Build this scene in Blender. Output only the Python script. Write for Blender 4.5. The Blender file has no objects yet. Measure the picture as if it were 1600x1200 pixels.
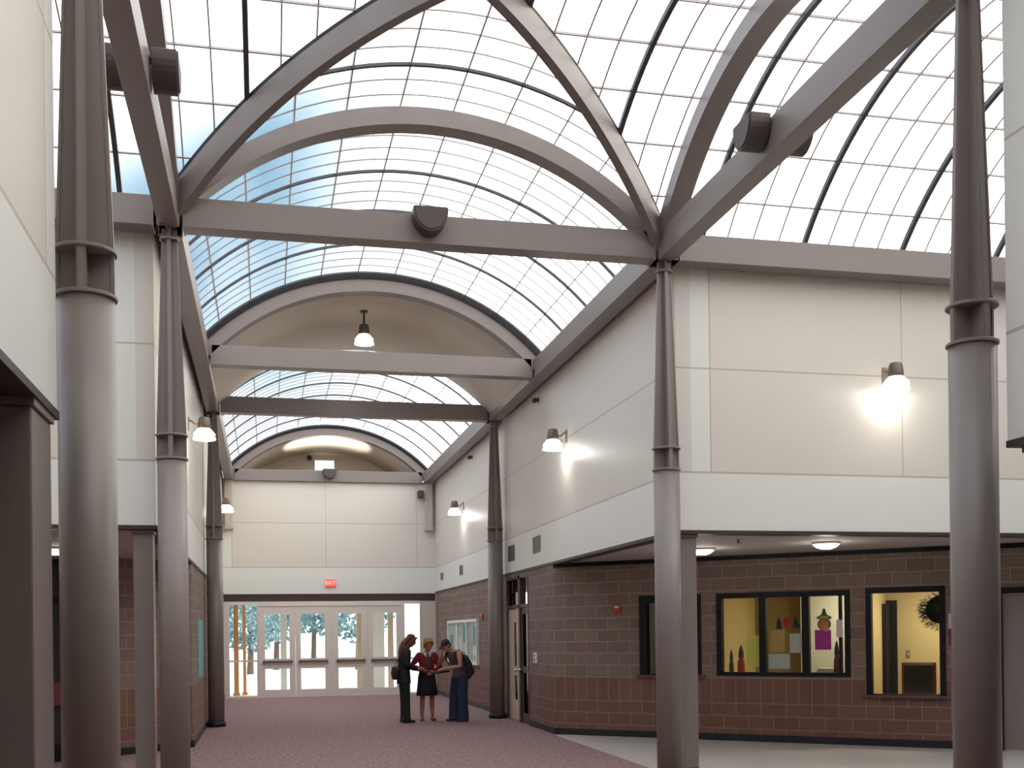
import bpy, bmesh, math, random
from mathutils import Vector, Matrix
random.seed(7)
sc = bpy.context.scene
COL = sc.collection

# ------------------------------------------------------------------ camera
F_PX, CY_PX, YAW, PITCH, ROLL = 1696.41, 984.905, 0.2232, 0.0015, 0.0125
CAM = Vector((0.9707, -12.3264, 1.8043))
cy_, sy_ = math.cos(YAW), math.sin(YAW)
fwd = Vector((sy_*math.cos(PITCH), cy_*math.cos(PITCH), math.sin(PITCH)))
rt0 = Vector((cy_, -sy_, 0)); up0 = rt0.cross(fwd)
rt = math.cos(ROLL)*rt0 - math.sin(ROLL)*up0
up = math.sin(ROLL)*rt0 + math.cos(ROLL)*up0
cd = bpy.data.cameras.new('camera'); cam = bpy.data.objects.new('camera', cd); COL.objects.link(cam)
cam.matrix_world = Matrix(((rt.x, up.x, -fwd.x, CAM.x), (rt.y, up.y, -fwd.y, CAM.y), (rt.z, up.z, -fwd.z, CAM.z), (0, 0, 0, 1)))
cd.sensor_fit = 'HORIZONTAL'; cd.sensor_width = 36; cd.lens = F_PX*36/1600
cd.shift_y = (CY_PX-600)/1600; cd.clip_start = .1; cd.clip_end = 500
sc.camera = cam

# ------------------------------------------------------------------ exposure and sky
sc.view_settings.view_transform = 'Standard'; sc.view_settings.look = 'None'
sc.view_settings.exposure = 0.86; sc.view_settings.gamma = 1.0; sc.view_settings.use_curve_mapping = False
SKY_EAST, SKY_WEST, SKY_BLUE = (2.25, 2.16, 2.02), (.85, .95, 1.10), (.11, .25, .36)
w = bpy.data.worlds.new('sky'); sc.world = w; w.use_nodes = True
nt = w.node_tree; N = nt.nodes; L = nt.links; N.clear()
out = N.new('ShaderNodeOutputWorld'); bg = N.new('ShaderNodeBackground'); L.new(bg.outputs[0], out.inputs[0])
tc = N.new('ShaderNodeTexCoord')
def plane_step(n, a, b):
    d = N.new('ShaderNodeVectorMath'); d.operation = 'DOT_PRODUCT'; d.inputs[1].default_value = n
    L.new(tc.outputs['Generated'], d.inputs[0])
    m = N.new('ShaderNodeMapRange'); m.interpolation_type = 'SMOOTHSTEP'
    m.inputs[1].default_value = a; m.inputs[2].default_value = b
    L.new(d.outputs['Value'], m.inputs[0]); return m
s1 = plane_step((.447, .4169, -.7915), -.03, .06)      # gap of clear sky low in the north, clouds above it
s2 = plane_step((-.9845, .1751, .0124), -.03, .17)     # bright cloud towards the east
s3 = plane_step((0, 0, 1), .08, .27)                   # whitish haze near the horizon
mu = N.new('ShaderNodeMath'); mu.operation = 'MULTIPLY'; L.new(s1.outputs[0], mu.inputs[0]); L.new(s2.outputs[0], mu.inputs[1])
mu2 = N.new('ShaderNodeMath'); mu2.operation = 'MULTIPLY'; L.new(mu.outputs[0], mu2.inputs[0]); L.new(s3.outputs[0], mu2.inputs[1])
no = N.new('ShaderNodeTexNoise'); no.inputs['Scale'].default_value = 5; no.inputs['Detail'].default_value = 4
L.new(tc.outputs['Generated'], no.inputs['Vector'])
mr = N.new('ShaderNodeMapRange'); mr.inputs[1].default_value = .3; mr.inputs[2].default_value = .6; mr.inputs[3].default_value = .75; mr.inputs[4].default_value = 1
L.new(no.outputs[0], mr.inputs[0])
mu3 = N.new('ShaderNodeMath'); mu3.operation = 'MULTIPLY'; L.new(mu2.outputs[0], mu3.inputs[0]); L.new(mr.outputs[0], mu3.inputs[1])
mx = N.new('ShaderNodeMix'); mx.data_type = 'RGBA'
sx_ = N.new('ShaderNodeSeparateXYZ'); L.new(tc.outputs['Generated'], sx_.inputs[0])
ew = N.new('ShaderNodeMapRange'); ew.inputs[1].default_value = -.6; ew.inputs[2].default_value = .7; L.new(sx_.outputs[0], ew.inputs[0])
me_ = N.new('ShaderNodeMix'); me_.data_type = 'RGBA'; me_.inputs[6].default_value = (*SKY_WEST, 1); me_.inputs[7].default_value = (*SKY_EAST, 1)
L.new(ew.outputs[0], me_.inputs[0]); L.new(me_.outputs[2], mx.inputs[6]); mx.inputs[7].default_value = (*SKY_BLUE, 1)
L.new(mu3.outputs[0], mx.inputs[0]); L.new(mx.outputs[2], bg.inputs[0]); bg.inputs[1].default_value = 1.0

# ------------------------------------------------------------------ materials
MATS = {}
def mat(name, rgb, rough=.6, metal=0, noise=0, nscale=20, emit=None, spec=.5, bump=0):
    m = bpy.data.materials.new(name); m.use_nodes = True; MATS[name] = m
    n = m.node_tree.nodes; l = m.node_tree.links; b = n['Principled BSDF']
    b.inputs['Base Color'].default_value = (*rgb, 1); b.inputs['Roughness'].default_value = rough
    b.inputs['Metallic'].default_value = metal; b.inputs['Specular IOR Level'].default_value = spec
    if noise or bump:
        t = n.new('ShaderNodeTexCoord'); nz = n.new('ShaderNodeTexNoise'); nz.inputs['Scale'].default_value = nscale
        nz.inputs['Detail'].default_value = 3
        l.new(t.outputs['Object'], nz.inputs['Vector'])
        if noise:
            r = n.new('ShaderNodeMix'); r.data_type = 'RGBA'
            r.inputs[6].default_value = (*[c*(1-noise) for c in rgb], 1); r.inputs[7].default_value = (*[min(1, c*(1+noise)) for c in rgb], 1)
            l.new(nz.outputs[0], r.inputs[0]); l.new(r.outputs[2], b.inputs['Base Color'])
        if bump:
            bu = n.new('ShaderNodeBump'); bu.inputs['Strength'].default_value = bump; bu.inputs['Distance'].default_value = .01
            l.new(nz.outputs[0], bu.inputs['Height']); l.new(bu.outputs[0], b.inputs['Normal'])
    if emit:
        b.inputs['Emission Color'].default_value = (*emit[0], 1); b.inputs['Emission Strength'].default_value = emit[1]
    return m
mat('steel', (.215, .182, .168), .38, noise=.04, nscale=6)
mat('steel_light', (.50, .46, .40), .45, noise=.03, nscale=6)
mat('gasket', (.012, .011, .011), .7)
mat('rib_metal', (.055, .05, .055), .5)
mat('bar_metal', (.40, .36, .34), .5)
mat('fixture_brown', (.07, .052, .048), .5)
mat('fixture_bronze', (.15, .115, .095), .4, metal=.2)
mat('flashing', (.04, .027, .024), .5)
mat('base_black', (.010, .010, .012), .5)
mat('soffit', (.42, .37, .34), .8, noise=.03)
mat('plaster', (.60, .54, .46), .75, noise=.03, nscale=3)
mat('tile', (.48, .455, .425), .35, noise=.05, nscale=3)
mat('door_grey', (.74, .68, .625), .5)
mat('door_cream', (.60, .48, .38), .5)
mat('frame_dark', (.006, .006, .009), .5, spec=.25)
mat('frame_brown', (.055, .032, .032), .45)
mat('sill_brown', (.12, .06, .05), .5)
mat('office_wall', (.62, .50, .27), .8)
mat('office_tan', (.30, .22, .10), .8, noise=.1, nscale=8)
mat('office_floor', (.20, .16, .12), .8)
mat('white_paint', (.8, .8, .78), .6)
mat('alarm_red', (.55, .02, .02), .4)
mat('exit_red', (.75, .09, .07), .5, emit=((1, .16, .12), .25))
mat('exit_letter', (.9, .6, .5), .5, emit=((1, .6, .5), .5))
mat('chrome', (.6, .6, .6), .25, metal=1)
mat('outside_ground', (.80, .78, .74), .9, noise=.04, nscale=2)
mat('tree_leaf', (.20, .33, .36), .9, noise=.4, nscale=3)
mat('tree_trunk', (.15, .11, .08), .9)
mat('wood_orange', (.62, .31, .12), .6, noise=.15, nscale=5)
mat('post_beige', (.60, .48, .36), .7)
mat('dome_glass', (.9, .88, .8), .4, emit=((1, .95, .82), 2.2))
mat('lamp_glow', (1, 1, 1), .5, emit=((1, .98, .93), 6))
mat('ballast', (.30, .26, .20), .4, metal=.3)
for nm, rgb in dict(paper_yellow=(.85, .78, .12), paper_tan=(.62, .40, .13), paper_white=(.62, .66, .62), paper_magenta=(.55, .03, .38),
                    paper_lilac=(.62, .50, .60), paper_orange=(.75, .25, .05), paper_straw=(.60, .42, .12), black=(.012, .012, .013),
                    red=(.45, .008, .012), dark_red=(.16, .02, .02), green=(.012, .035, .016), teal=(.12, .36, .40), maroon=(.18, .02, .04)).items():
    mat(nm, rgb, .6)
mat('suit', (.006, .008, .012), .8); mat('skirt', (.008, .009, .014), .85); mat('red_jacket', (.20, .006, .010), .8, noise=.2, nscale=15)
mat('jeans', (.016, .024, .055), .9, noise=.25, nscale=12); mat('grey_top', (.085, .085, .10), .9, noise=.15, nscale=25)
mat('cap', (.030, .022, .028), .9); mat('skin', (.46, .21, .13), .55); mat('skin_tan', (.36, .14, .085), .55)
mat('hair_brown', (.095, .028, .014), .6, noise=.3, nscale=30); mat('hair_blonde', (.36, .18, .06), .6, noise=.3, nscale=40)
mat('scarf', (.035, .05, .055), .8); mat('white_cloth', (.65, .62, .58), .8); mat('shoe_red', (.22, .012, .018), .4); mat('shoe_dark', (.016, .016, .02), .5)
mat('eye', (.01, .008, .006), .2); mat('lip', (.28, .07, .06), .5)

def glassmat(name, tint, gloss=.06):
    m = bpy.data.materials.new(name); m.use_nodes = True; MATS[name] = m
    n = m.node_tree.nodes; l = m.node_tree.links; n.clear()
    o = n.new('ShaderNodeOutputMaterial'); t = n.new('ShaderNodeBsdfTransparent'); g = n.new('ShaderNodeBsdfGlossy'); x = n.new('ShaderNodeMixShader')
    t.inputs[0].default_value = (*tint, 1); g.inputs['Roughness'].default_value = .05; x.inputs[0].default_value = gloss
    l.new(t.outputs[0], x.inputs[1]); l.new(g.outputs[0], x.inputs[2]); l.new(x.outputs[0], o.inputs[0])
glassmat('glass', (.93, .95, .94)); glassmat('glass_dark', (.30, .26, .25), .08)
# translucent fibreglass skylight sheet
m = bpy.data.materials.new('skylight_sheet'); m.use_nodes = True; MATS['skylight_sheet'] = m
n = m.node_tree.nodes; l = m.node_tree.links; n.clear()
o = n.new('ShaderNodeOutputMaterial'); t = n.new('ShaderNodeBsdfTransparent'); g = n.new('ShaderNodeBsdfTranslucent'); x = n.new('ShaderNodeMixShader')
t.inputs[0].default_value = (.97, .97, .97, 1); g.inputs[0].default_value = (.9, .9, .9, 1); x.inputs[0].default_value = .08
l.new(t.outputs[0], x.inputs[1]); l.new(g.outputs[0], x.inputs[2]); l.new(x.outputs[0], o.inputs[0])
# thin grid inside the sheet: half see-through
m = bpy.data.materials.new('grid_bar'); m.use_nodes = True; MATS['grid_bar'] = m
n = m.node_tree.nodes; l = m.node_tree.links; n.clear()
o = n.new('ShaderNodeOutputMaterial'); t = n.new('ShaderNodeBsdfTransparent'); g = n.new('ShaderNodeBsdfDiffuse'); x = n.new('ShaderNodeMixShader')
g.inputs[0].default_value = (.30, .26, .25, 1); x.inputs[0].default_value = .82
l.new(t.outputs[0], x.inputs[1]); l.new(g.outputs[0], x.inputs[2]); l.new(x.outputs[0], o.inputs[0])

m = bpy.data.materials.new('shade_glass'); m.use_nodes = True; MATS['shade_glass'] = m
n = m.node_tree.nodes; l = m.node_tree.links; n.clear()
o = n.new('ShaderNodeOutputMaterial'); t = n.new('ShaderNodeBsdfTransparent'); g = n.new('ShaderNodeBsdfTranslucent'); d = n.new('ShaderNodeBsdfDiffuse'); x = n.new('ShaderNodeMixShader'); x2 = n.new('ShaderNodeMixShader')
t.inputs[0].default_value = (.95, .95, .92, 1); g.inputs[0].default_value = (.9, .88, .82, 1); d.inputs[0].default_value = (.8, .78, .74, 1)
x.inputs[0].default_value = .5; x2.inputs[0].default_value = .2
l.new(g.outputs[0], x.inputs[1]); l.new(d.outputs[0], x.inputs[2]); l.new(x.outputs[0], x2.inputs[1]); l.new(t.outputs[0], x2.inputs[2]); l.new(x2.outputs[0], o.inputs[0])

def nmath(n, l, op, a, b=None):
    k = n.new('ShaderNodeMath'); k.operation = op
    for i, v in enumerate((a, b)):
        if v is None: continue
        if isinstance(v, (int, float)): k.inputs[i].default_value = v
        else: l.new(v, k.inputs[i])
    return k.outputs[0]
# wall cladding: beige panels with fine reveals above, whiter fascia band below (u, v in metres in the UV map)
m = mat('cladding', (.6, .6, .6), .42, spec=.4)
n = m.node_tree.nodes; l = m.node_tree.links; b = n['Principled BSDF']
uv = n.new('ShaderNodeUVMap'); sp = n.new('ShaderNodeSeparateXYZ'); l.new(uv.outputs[0], sp.inputs[0]); U, V = sp.outputs[0], sp.outputs[1]
def near(val, c, hw): return nmath(n, l, 'LESS_THAN', nmath(n, l, 'ABSOLUTE', nmath(n, l, 'SUBTRACT', val, c)), hw)
above = nmath(n, l, 'GREATER_THAN', V, 3.745)
h1, h2 = near(V, 3.745, .012), near(V, 5.03, .010)
um = nmath(n, l, 'ADD', nmath(n, l, 'MULTIPLY', nmath(n, l, 'FRACT', nmath(n, l, 'DIVIDE', nmath(n, l, 'SUBTRACT', U, .245), 2.65)), 2.65), 0)
v1 = nmath(n, l, 'LESS_THAN', um, .016)
v1 = nmath(n, l, 'MULTIPLY', v1, nmath(n, l, 'GREATER_THAN', V, 3.745))
seam = nmath(n, l, 'MAXIMUM', nmath(n, l, 'MAXIMUM', h1, h2), v1)
mxa = n.new('ShaderNodeMix'); mxa.data_type = 'RGBA'; mxa.inputs[6].default_value = (.74, .745, .70, 1); mxa.inputs[7].default_value = (.67, .63, .565, 1); l.new(above, mxa.inputs[0])
corner = nmath(n, l, 'LESS_THAN', U, .245)
mxc = n.new('ShaderNodeMix'); mxc.data_type = 'RGBA'; l.new(corner, mxc.inputs[0]); l.new(mxa.outputs[2], mxc.inputs[6]); mxc.inputs[7].default_value = (.74, .745, .70, 1)
mxb = n.new('ShaderNodeMix'); mxb.data_type = 'RGBA'; l.new(nmath(n, l, 'MULTIPLY', seam, .6), mxb.inputs[0]); l.new(mxc.outputs[2], mxb.inputs[6]); mxb.inputs[7].default_value = (.34, .26, .22, 1)
l.new(mxb.outputs[2], b.inputs['Base Color'])
# concrete block wall with a redder dado and one soldier course
m = mat('block', (.3, .3, .3), .85)
n = m.node_tree.nodes; l = m.node_tree.links; b = n['Principled BSDF']
uv = n.new('ShaderNodeUVMap'); sp = n.new('ShaderNodeSeparateXYZ'); l.new(uv.outputs[0], sp.inputs[0]); U, V = sp.outputs[0], sp.outputs[1]
def brick(c1, c2, mortar, bw, rh, offs):
    k = n.new('ShaderNodeTexBrick'); k.offset = offs; k.inputs['Scale'].default_value = 1; k.inputs['Brick Width'].default_value = bw
    k.inputs['Row Height'].default_value = rh; k.inputs['Mortar Size'].default_value = .008; k.inputs['Mortar Smooth'].default_value = .3
    k.inputs['Color1'].default_value = (*c1, 1); k.inputs['Color2'].default_value = (*c2, 1); k.inputs['Mortar'].default_value = (*mortar, 1)
    cmb = n.new('ShaderNodeCombineXYZ'); l.new(U, cmb.inputs[0]); l.new(nmath(n, l, 'SUBTRACT', V, 1.012-4*rh), cmb.inputs[1]); l.new(cmb.outputs[0], k.inputs['Vector']); return k
ku = brick((.215, .148, .118), (.268, .19, .152), (.37, .295, .25), .406, .203, .5)
kl = brick((.20, .098, .076), (.24, .12, .094), (.33, .22, .18), .406, .203, .5)
ks = brick((.20, .098, .076), (.245, .122, .096), (.33, .22, .18), .203, .406, 0)
hi = nmath(n, l, 'GREATER_THAN', V, 1.012); so = nmath(n, l, 'GREATER_THAN', V, .606)
q1 = n.new('ShaderNodeMix'); q1.data_type = 'RGBA'; l.new(so, q1.inputs[0]); l.new(kl.outputs[0], q1.inputs[6]); l.new(ks.outputs[0], q1.inputs[7])
q2 = n.new('ShaderNodeMix'); q2.data_type = 'RGBA'; l.new(hi, q2.inputs[0]); l.new(q1.outputs[2], q2.inputs[6]); l.new(ku.outputs[0], q2.inputs[7])
nz = n.new('ShaderNodeTexNoise'); nz.inputs['Scale'].default_value = 14; nz.inputs['Detail'].default_value = 4; l.new(uv.outputs[0], nz.inputs['Vector'])
q3 = n.new('ShaderNodeMix'); q3.data_type = 'RGBA'; q3.blend_type = 'MULTIPLY'; q3.inputs[0].default_value = .35; l.new(q2.outputs[2], q3.inputs[6]); l.new(nz.outputs['Color'], q3.inputs[7])
l.new(q3.outputs[2], b.inputs['Base Color'])
# carpet
m = mat('carpet', (.3, .2, .2), .95, spec=.1)
n = m.node_tree.nodes; l = m.node_tree.links; b = n['Principled BSDF']
t = n.new('ShaderNodeTexCoord'); mp = n.new('ShaderNodeMapping'); l.new(t.outputs['Object'], mp.inputs[0]); mp.inputs['Scale'].default_value = (14, 5, 1)
n1 = n.new('ShaderNodeTexNoise'); n1.inputs['Scale'].default_value = 1.2; n1.inputs['Detail'].default_value = 5; l.new(mp.outputs[0], n1.inputs['Vector'])
n2 = n.new('ShaderNodeTexNoise'); n2.inputs['Scale'].default_value = 160; l.new(t.outputs['Object'], n2.inputs['Vector'])
ad = nmath(n, l, 'ADD', nmath(n, l, 'MULTIPLY', n1.outputs[0], .65), nmath(n, l, 'MULTIPLY', n2.outputs[0], .35))
r = n.new('ShaderNodeValToRGB'); r.color_ramp.elements[0].position = .35; r.color_ramp.elements[0].color = (.185, .118, .118, 1)
r.color_ramp.elements[1].position = .65; r.color_ramp.elements[1].color = (.315, .215, .21, 1); l.new(ad, r.inputs[0]); l.new(r.outputs[0], b.inputs['Base Color'])

# ------------------------------------------------------------------ mesh builder
class MB:
    def __init__(s): s.v = []; s.f = []; s.uv = []; s.sm = []
    def face(s, pts, uv=None, smooth=False):
        i = len(s.v); s.v += [tuple(p) for p in pts]; s.f.append(tuple(range(i, i+len(pts)))); s.uv.append(uv or [(p[0], p[2]) for p in pts]); s.sm.append(smooth)
    def grid(s, rows, close=False, smooth=True):
        i0 = len(s.v); nc = len(rows[0])
        for r in rows: s.v += [tuple(p) for p in r]
        for a in range(len(rows)-1):
            for c in range(nc if close else nc-1):
                d = (c+1) % nc
                q = (i0+a*nc+c, i0+a*nc+d, i0+(a+1)*nc+d, i0+(a+1)*nc+c)
                s.f.append(q); s.uv.append([(0, 0)]*4); s.sm.append(smooth)
        return i0
    def hexa(s, p, uvf=None):     # p: 8 points, bottom 0-3 ccw, top 4-7
        for q in ((0, 3, 2, 1), (4, 5, 6, 7), (0, 1, 5, 4), (1, 2, 6, 5), (2, 3, 7, 6), (3, 0, 4, 7)):
            s.face([p[k] for k in q], [uvf(p[k]) for k in q] if uvf else None)
    def box(s, x0, x1, y0, y1, z0, z1):
        s.hexa([(x0, y0, z0), (x1, y0, z0), (x1, y1, z0), (x0, y1, z0), (x0, y0, z1), (x1, y0, z1), (x1, y1, z1), (x0, y1, z1)])
    def obox(s, o, t, nb, a0, a1, d0, d1, z0, z1, uv=True):
        """box in a wall frame: o origin, t along, nb backwards (2D)"""
        P = lambda a, d, z: (o[0]+t[0]*a+nb[0]*d, o[1]+t[1]*a+nb[1]*d, z)
        pts = [P(a0, d0, z0), P(a1, d0, z0), P(a1, d1, z0), P(a0, d1, z0), P(a0, d0, z1), P(a1, d0, z1), P(a1, d1, z1), P(a0, d1, z1)]
        f = lambda p: ((p[0]-o[0])*t[0]+(p[1]-o[1])*t[1]+((p[0]-o[0])*nb[0]+(p[1]-o[1])*nb[1])*.999, p[2])
        s.hexa(pts, f)
    def lathe(s, prof, c=(0, 0, 0), n=20, axis='z', smooth=True):
        rows = []
        for r, z in prof:
            ring = []
            for k in range(n):
                a = 2*math.pi*k/n
                if axis == 'z': ring.append((c[0]+r*math.cos(a), c[1]+r*math.sin(a), c[2]+z))
                elif axis == 'y': ring.append((c[0]+r*math.cos(a), c[1]+z, c[2]-r*math.sin(a)))
                else: ring.append((c[0]+z, c[1]+r*math.cos(a), c[2]+r*math.sin(a)))
            rows.append(ring)
        i0 = s.grid(rows, True, smooth)
        for row, rev in ((0, True), (len(rows)-1, False)):
            if prof[row][0] > 1e-4:
                q = [i0+row*n+k for k in range(n)]
                if rev: q.reverse()
                s.f.append(tuple(q)); s.uv.append([(0, 0)]*n); s.sm.append(False)
    def tube(s, pts, r, n=10, smooth=True):
        sweep(s, [(*p, r, r) if not isinstance(r, (list, tuple)) else (*p, r[i], r[i]) for i, p in enumerate(pts)], n=n, cap=0)
    def obj(s, name, m, parent=None, smooth=None, bevel=0, label=None, base=None):
        me = bpy.data.meshes.new(name)
        off = Vector(base) if base is not None else (Vector(parent.get('_o', (0, 0, 0))) if parent else Vector())
        me.from_pydata([Vector(v)-off for v in s.v], [], s.f); me.update()
        ul = me.uv_layers.new(name='UVMap'); k = 0
        flat = [c for uv in s.uv for p in uv for c in p]
        ul.data.foreach_set('uv', flat)
        me.polygons.foreach_set('use_smooth', s.sm if smooth is None else [smooth]*len(s.f))
        bm = bmesh.new(); bm.from_mesh(me); bmesh.ops.remove_doubles(bm, verts=bm.verts, dist=1e-5)
        bmesh.ops.recalc_face_normals(bm, faces=bm.faces); bm.to_mesh(me); bm.free()
        me.materials.append(MATS[m])
        o = bpy.data.objects.new(name, me); COL.objects.link(o)
        if parent: o.parent = parent; o['_o'] = tuple(off)
        else: o.location = off; o['_o'] = tuple(off)
        if bevel:
            bv = o.modifiers.new('bevel', 'BEVEL'); bv.width = bevel; bv.segments = 2; bv.limit_method = 'ANGLE'
        if label: o['label'] = label
        return o

def sweep(M, pts, n=12, cap=1, side=None):
    """round tube through (x,y,z,ra,rb); ra lies along the side vector; rounded ends when cap"""
    P = [Vector(p[:3]) for p in pts]; R = [(p[3], p[4] if len(p) > 4 else p[3]) for p in pts]
    T = []
    for i in range(len(P)):
        a = P[max(0, i-1)]; b = P[min(len(P)-1, i+1)]; T.append((b-a).normalized())
    rows = []
    s0 = Vector(side) if side else (Vector((1, 0, 0)) if abs(T[0].x) < .8 else Vector((0, 1, 0)))
    def ring(c, t, ra, rb, sref):
        sv = (sref-t*sref.dot(t)).normalized(); u = t.cross(sv)
        return [c+sv*ra*math.cos(2*math.pi*k/n)+u*rb*math.sin(2*math.pi*k/n) for k in range(n)], sv
    if cap:
        for ang in (80, 50, 25):
            f = math.cos(math.radians(ang)); h = math.sin(math.radians(ang))*min(R[0])*cap
            rg, _ = ring(P[0]-T[0]*h, T[0], R[0][0]*f, R[0][1]*f, s0); rows.append(rg)
    for i in range(len(P)):
        rg, s0n = ring(P[i], T[i], R[i][0], R[i][1], s0); rows.append(rg)
        if not side: s0 = s0n
    if cap:
        for ang in (25, 50, 80):
            f = math.cos(math.radians(ang)); h = math.sin(math.radians(ang))*min(R[-1])*cap
            rg, _ = ring(P[-1]+T[-1]*h, T[-1], R[-1][0]*f, R[-1][1]*f, s0); rows.append(rg)
    i0 = M.grid(rows, True, True)
    for row, rev in ((0, True), (len(rows)-1, False)):
        q = [i0+row*n+k for k in range(n)]
        if rev: q.reverse()
        M.f.append(tuple(q)); M.uv.append([(0, 0)]*n); M.sm.append(True)

def tag(o, label, cat, group=None, kind=None):
    o['label'] = label; o['category'] = cat
    if group: o['group'] = group
    if kind: o['kind'] = kind
    return o
def thing(name, label, cat, loc=(0, 0, 0), rotz=0, group=None, kind='thing'):
    o = bpy.data.objects.new(name, None); COL.objects.link(o); o.location = loc; o.rotation_euler = (0, 0, rotz)
    o['_o'] = tuple(loc) if not rotz else (0, 0, 0); o.empty_display_size = .1
    return tag(o, label, cat, group, kind)
def light(name, kind, loc, power, col=(1, 1, 1), size=.1, parent=None, rot=None, **kw):
    ld = bpy.data.lights.new(name, kind); ld.energy = power; ld.color = col
    if kind == 'AREA': ld.shape = 'RECTANGLE'; ld.size = size; ld.size_y = kw.pop('size_y', size)
    else: ld.shadow_soft_size = size
    for k, v in kw.items(): setattr(ld, k, v)
    o = bpy.data.objects.new(name, ld); COL.objects.link(o)
    if parent: o.parent = parent; o.location = Vector(loc)-Vector(parent['_o'])
    else: o.location = loc
    if rot: o.rotation_euler = rot
    return o

# ------------------------------------------------------------------ main dimensions
SX, SY = 5.7, 5.8                  # column grid of the crossing
BF, BE = 10.0, 19.64               # further frames of the corridor
CX, CYC = SX/2, -SY/2
ZB, ZT = 6.225, 6.55               # tie beam bottom / top
ZS = 3.03                          # underside of the upper walls
WE, WW = 5.915, -.19               # corridor wall faces (east, west)
SWX, SEX = -.12, 5.79              # wall faces south of the crossing
WN, WS = .215, -6.03               # faces of the walls along the cross arms
ZC, RS, RO, RI = 3.91, 3.95, 3.86, 3.66
KY = SY/SX

# ------------------------------------------------------------------ floor
M = MB(); M.box(-9, 5.86, -15.2, BE+.1, -.1, 0); M.box(5.86, 9, 6.0, BE+.1, -.1, 0); tag(M.obj('floor', 'carpet'), 'mauve carpet floor of the hall and corridor', 'floor', kind='structure')
M = MB(); M.box(5.86, 14.2, -15.2, 6.0, -.1, 0); M.box(9, 14.2, 6.0, BE+.1, -.1, 0); tag(M.obj('floor_tile', 'tile'), 'pale grey tile floor in front of the office windows', 'floor', kind='structure')

# ------------------------------------------------------------------ walls
def wall(name, label, o, t, nb, length, z0, z1, m, thick=.2, holes=(), a0=0, joints=True):
    M = MB()
    xs = sorted({a0, length, *[h[0] for h in holes], *[h[1] for h in holes]}); zs = sorted({z0, z1, *[h[2] for h in holes], *[h[3] for h in holes]})
    for i in range(len(xs)-1):
        for j in range(len(zs)-1):
            xm, zm = (xs[i]+xs[i+1])/2, (zs[j]+zs[j+1])/2
            if any(h[0] < xm < h[1] and h[2] < zm < h[3] for h in holes): continue
            M.obox(o, t, nb, xs[i], xs[i+1], 0, thick, zs[j], zs[j+1])
    if not joints: M.uv = [[(1.0, q[1]) for q in f] for f in M.uv]
    return tag(M.obj(name, m), label, 'wall', kind='structure')
ZW = 6.50
# upper walls
wall('wall_corridor_east', 'white panelled upper wall on the right side of the corridor', (WE, WN), (0, 1), (1, 0), BE-WN+3, ZS, ZW, 'cladding', joints=False)
wall('wall_corridor_west', 'white panelled upper wall on the left side of the corridor', (WW, WN), (0, 1), (-1, 0), BE-WN+3, ZS, ZW, 'cladding', joints=False)
wall('wall_northeast', 'white panelled wall facing the viewer above the office windows', (WE+.2, WN), (1, 0), (0, 1), 8.1, ZS, ZW, 'cladding', a0=0)
wall('wall_northwest', 'white panelled wall facing the viewer behind the two left columns', (WW-.2, WN), (-1, 0), (0, 1), 8.6, ZS, ZW, 'cladding')
wall('wall_southwest', 'pale panelled wall close to the viewer at the left edge', (SWX, WS), (0, -1), (-1, 0), 9, ZS, 8.2, 'cladding')
wall('wall_southeast', 'pale panelled wall close to the viewer at the right edge', (SEX, WS), (0, -1), (1, 0), 9, ZS, 8.2, 'cladding')
wall('wall_southwest_return', 'panelled wall of the left arm facing away from the viewer', (SWX-.2, WS), (-1, 0), (0, -1), 8.6, ZS, ZW, 'cladding')
wall('wall_southeast_return', 'panelled wall of the right arm facing away from the viewer', (SEX+.2, WS), (1, 0), (0, -1), 8.2, ZS, ZW, 'cladding')
wall('wall_north', 'beige panelled end wall above the entrance doors', (WW, BE-.02), (1, 0), (0, 1), WE-WW, 2.98, ZB+.05, 'cladding', thick=.16)
M = MB()
for k in range(60):
    xa, xb = WW+(WE-WW)*k/60, WW+(WE-WW)*(k+1)/60; tp = lambda x: ZC+math.sqrt(max(0, 3.72**2-(x-CX)**2))
    za = [tp(xa), tp(xb)]
    for z0, z1 in (((6.0, 6.0), (6.95, 6.95)), ((7.36, 7.36), za)) if 2.52 < (xa+xb)/2 < 3.18 else (((6.0, 6.0), za),):
        M.hexa([(xa, 22.6, z0[0]), (xb, 22.6, z0[1]), (xb, 22.8, z0[1]), (xa, 22.8, z0[0]), (xa, 22.6, z1[0]), (xb, 22.6, z1[1]), (xb, 22.8, z1[1]), (xa, 22.8, z1[0])])
tag(M.obj('wall_lunette', 'plaster'), 'beige curved-top end wall seen through the far arch', 'wall', kind='structure')
M = MB(); M.box(14, 14.2, -15, 23, 0, ZW+1.6); tag(M.obj('wall_east', 'plaster'), 'plain wall closing the right arm', 'wall', kind='structure')
M = MB(); M.box(-9.2, -9, -15, 23, 0, ZW+1.6); tag(M.obj('wall_west', 'plaster'), 'plain wall closing the left arm', 'wall', kind='structure')
M = MB(); M.box(-9, 14, -15.2, -15, 0, 8.2); tag(M.obj('wall_south', 'block'), 'plain wall behind the viewer', 'wall', kind='structure')
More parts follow.
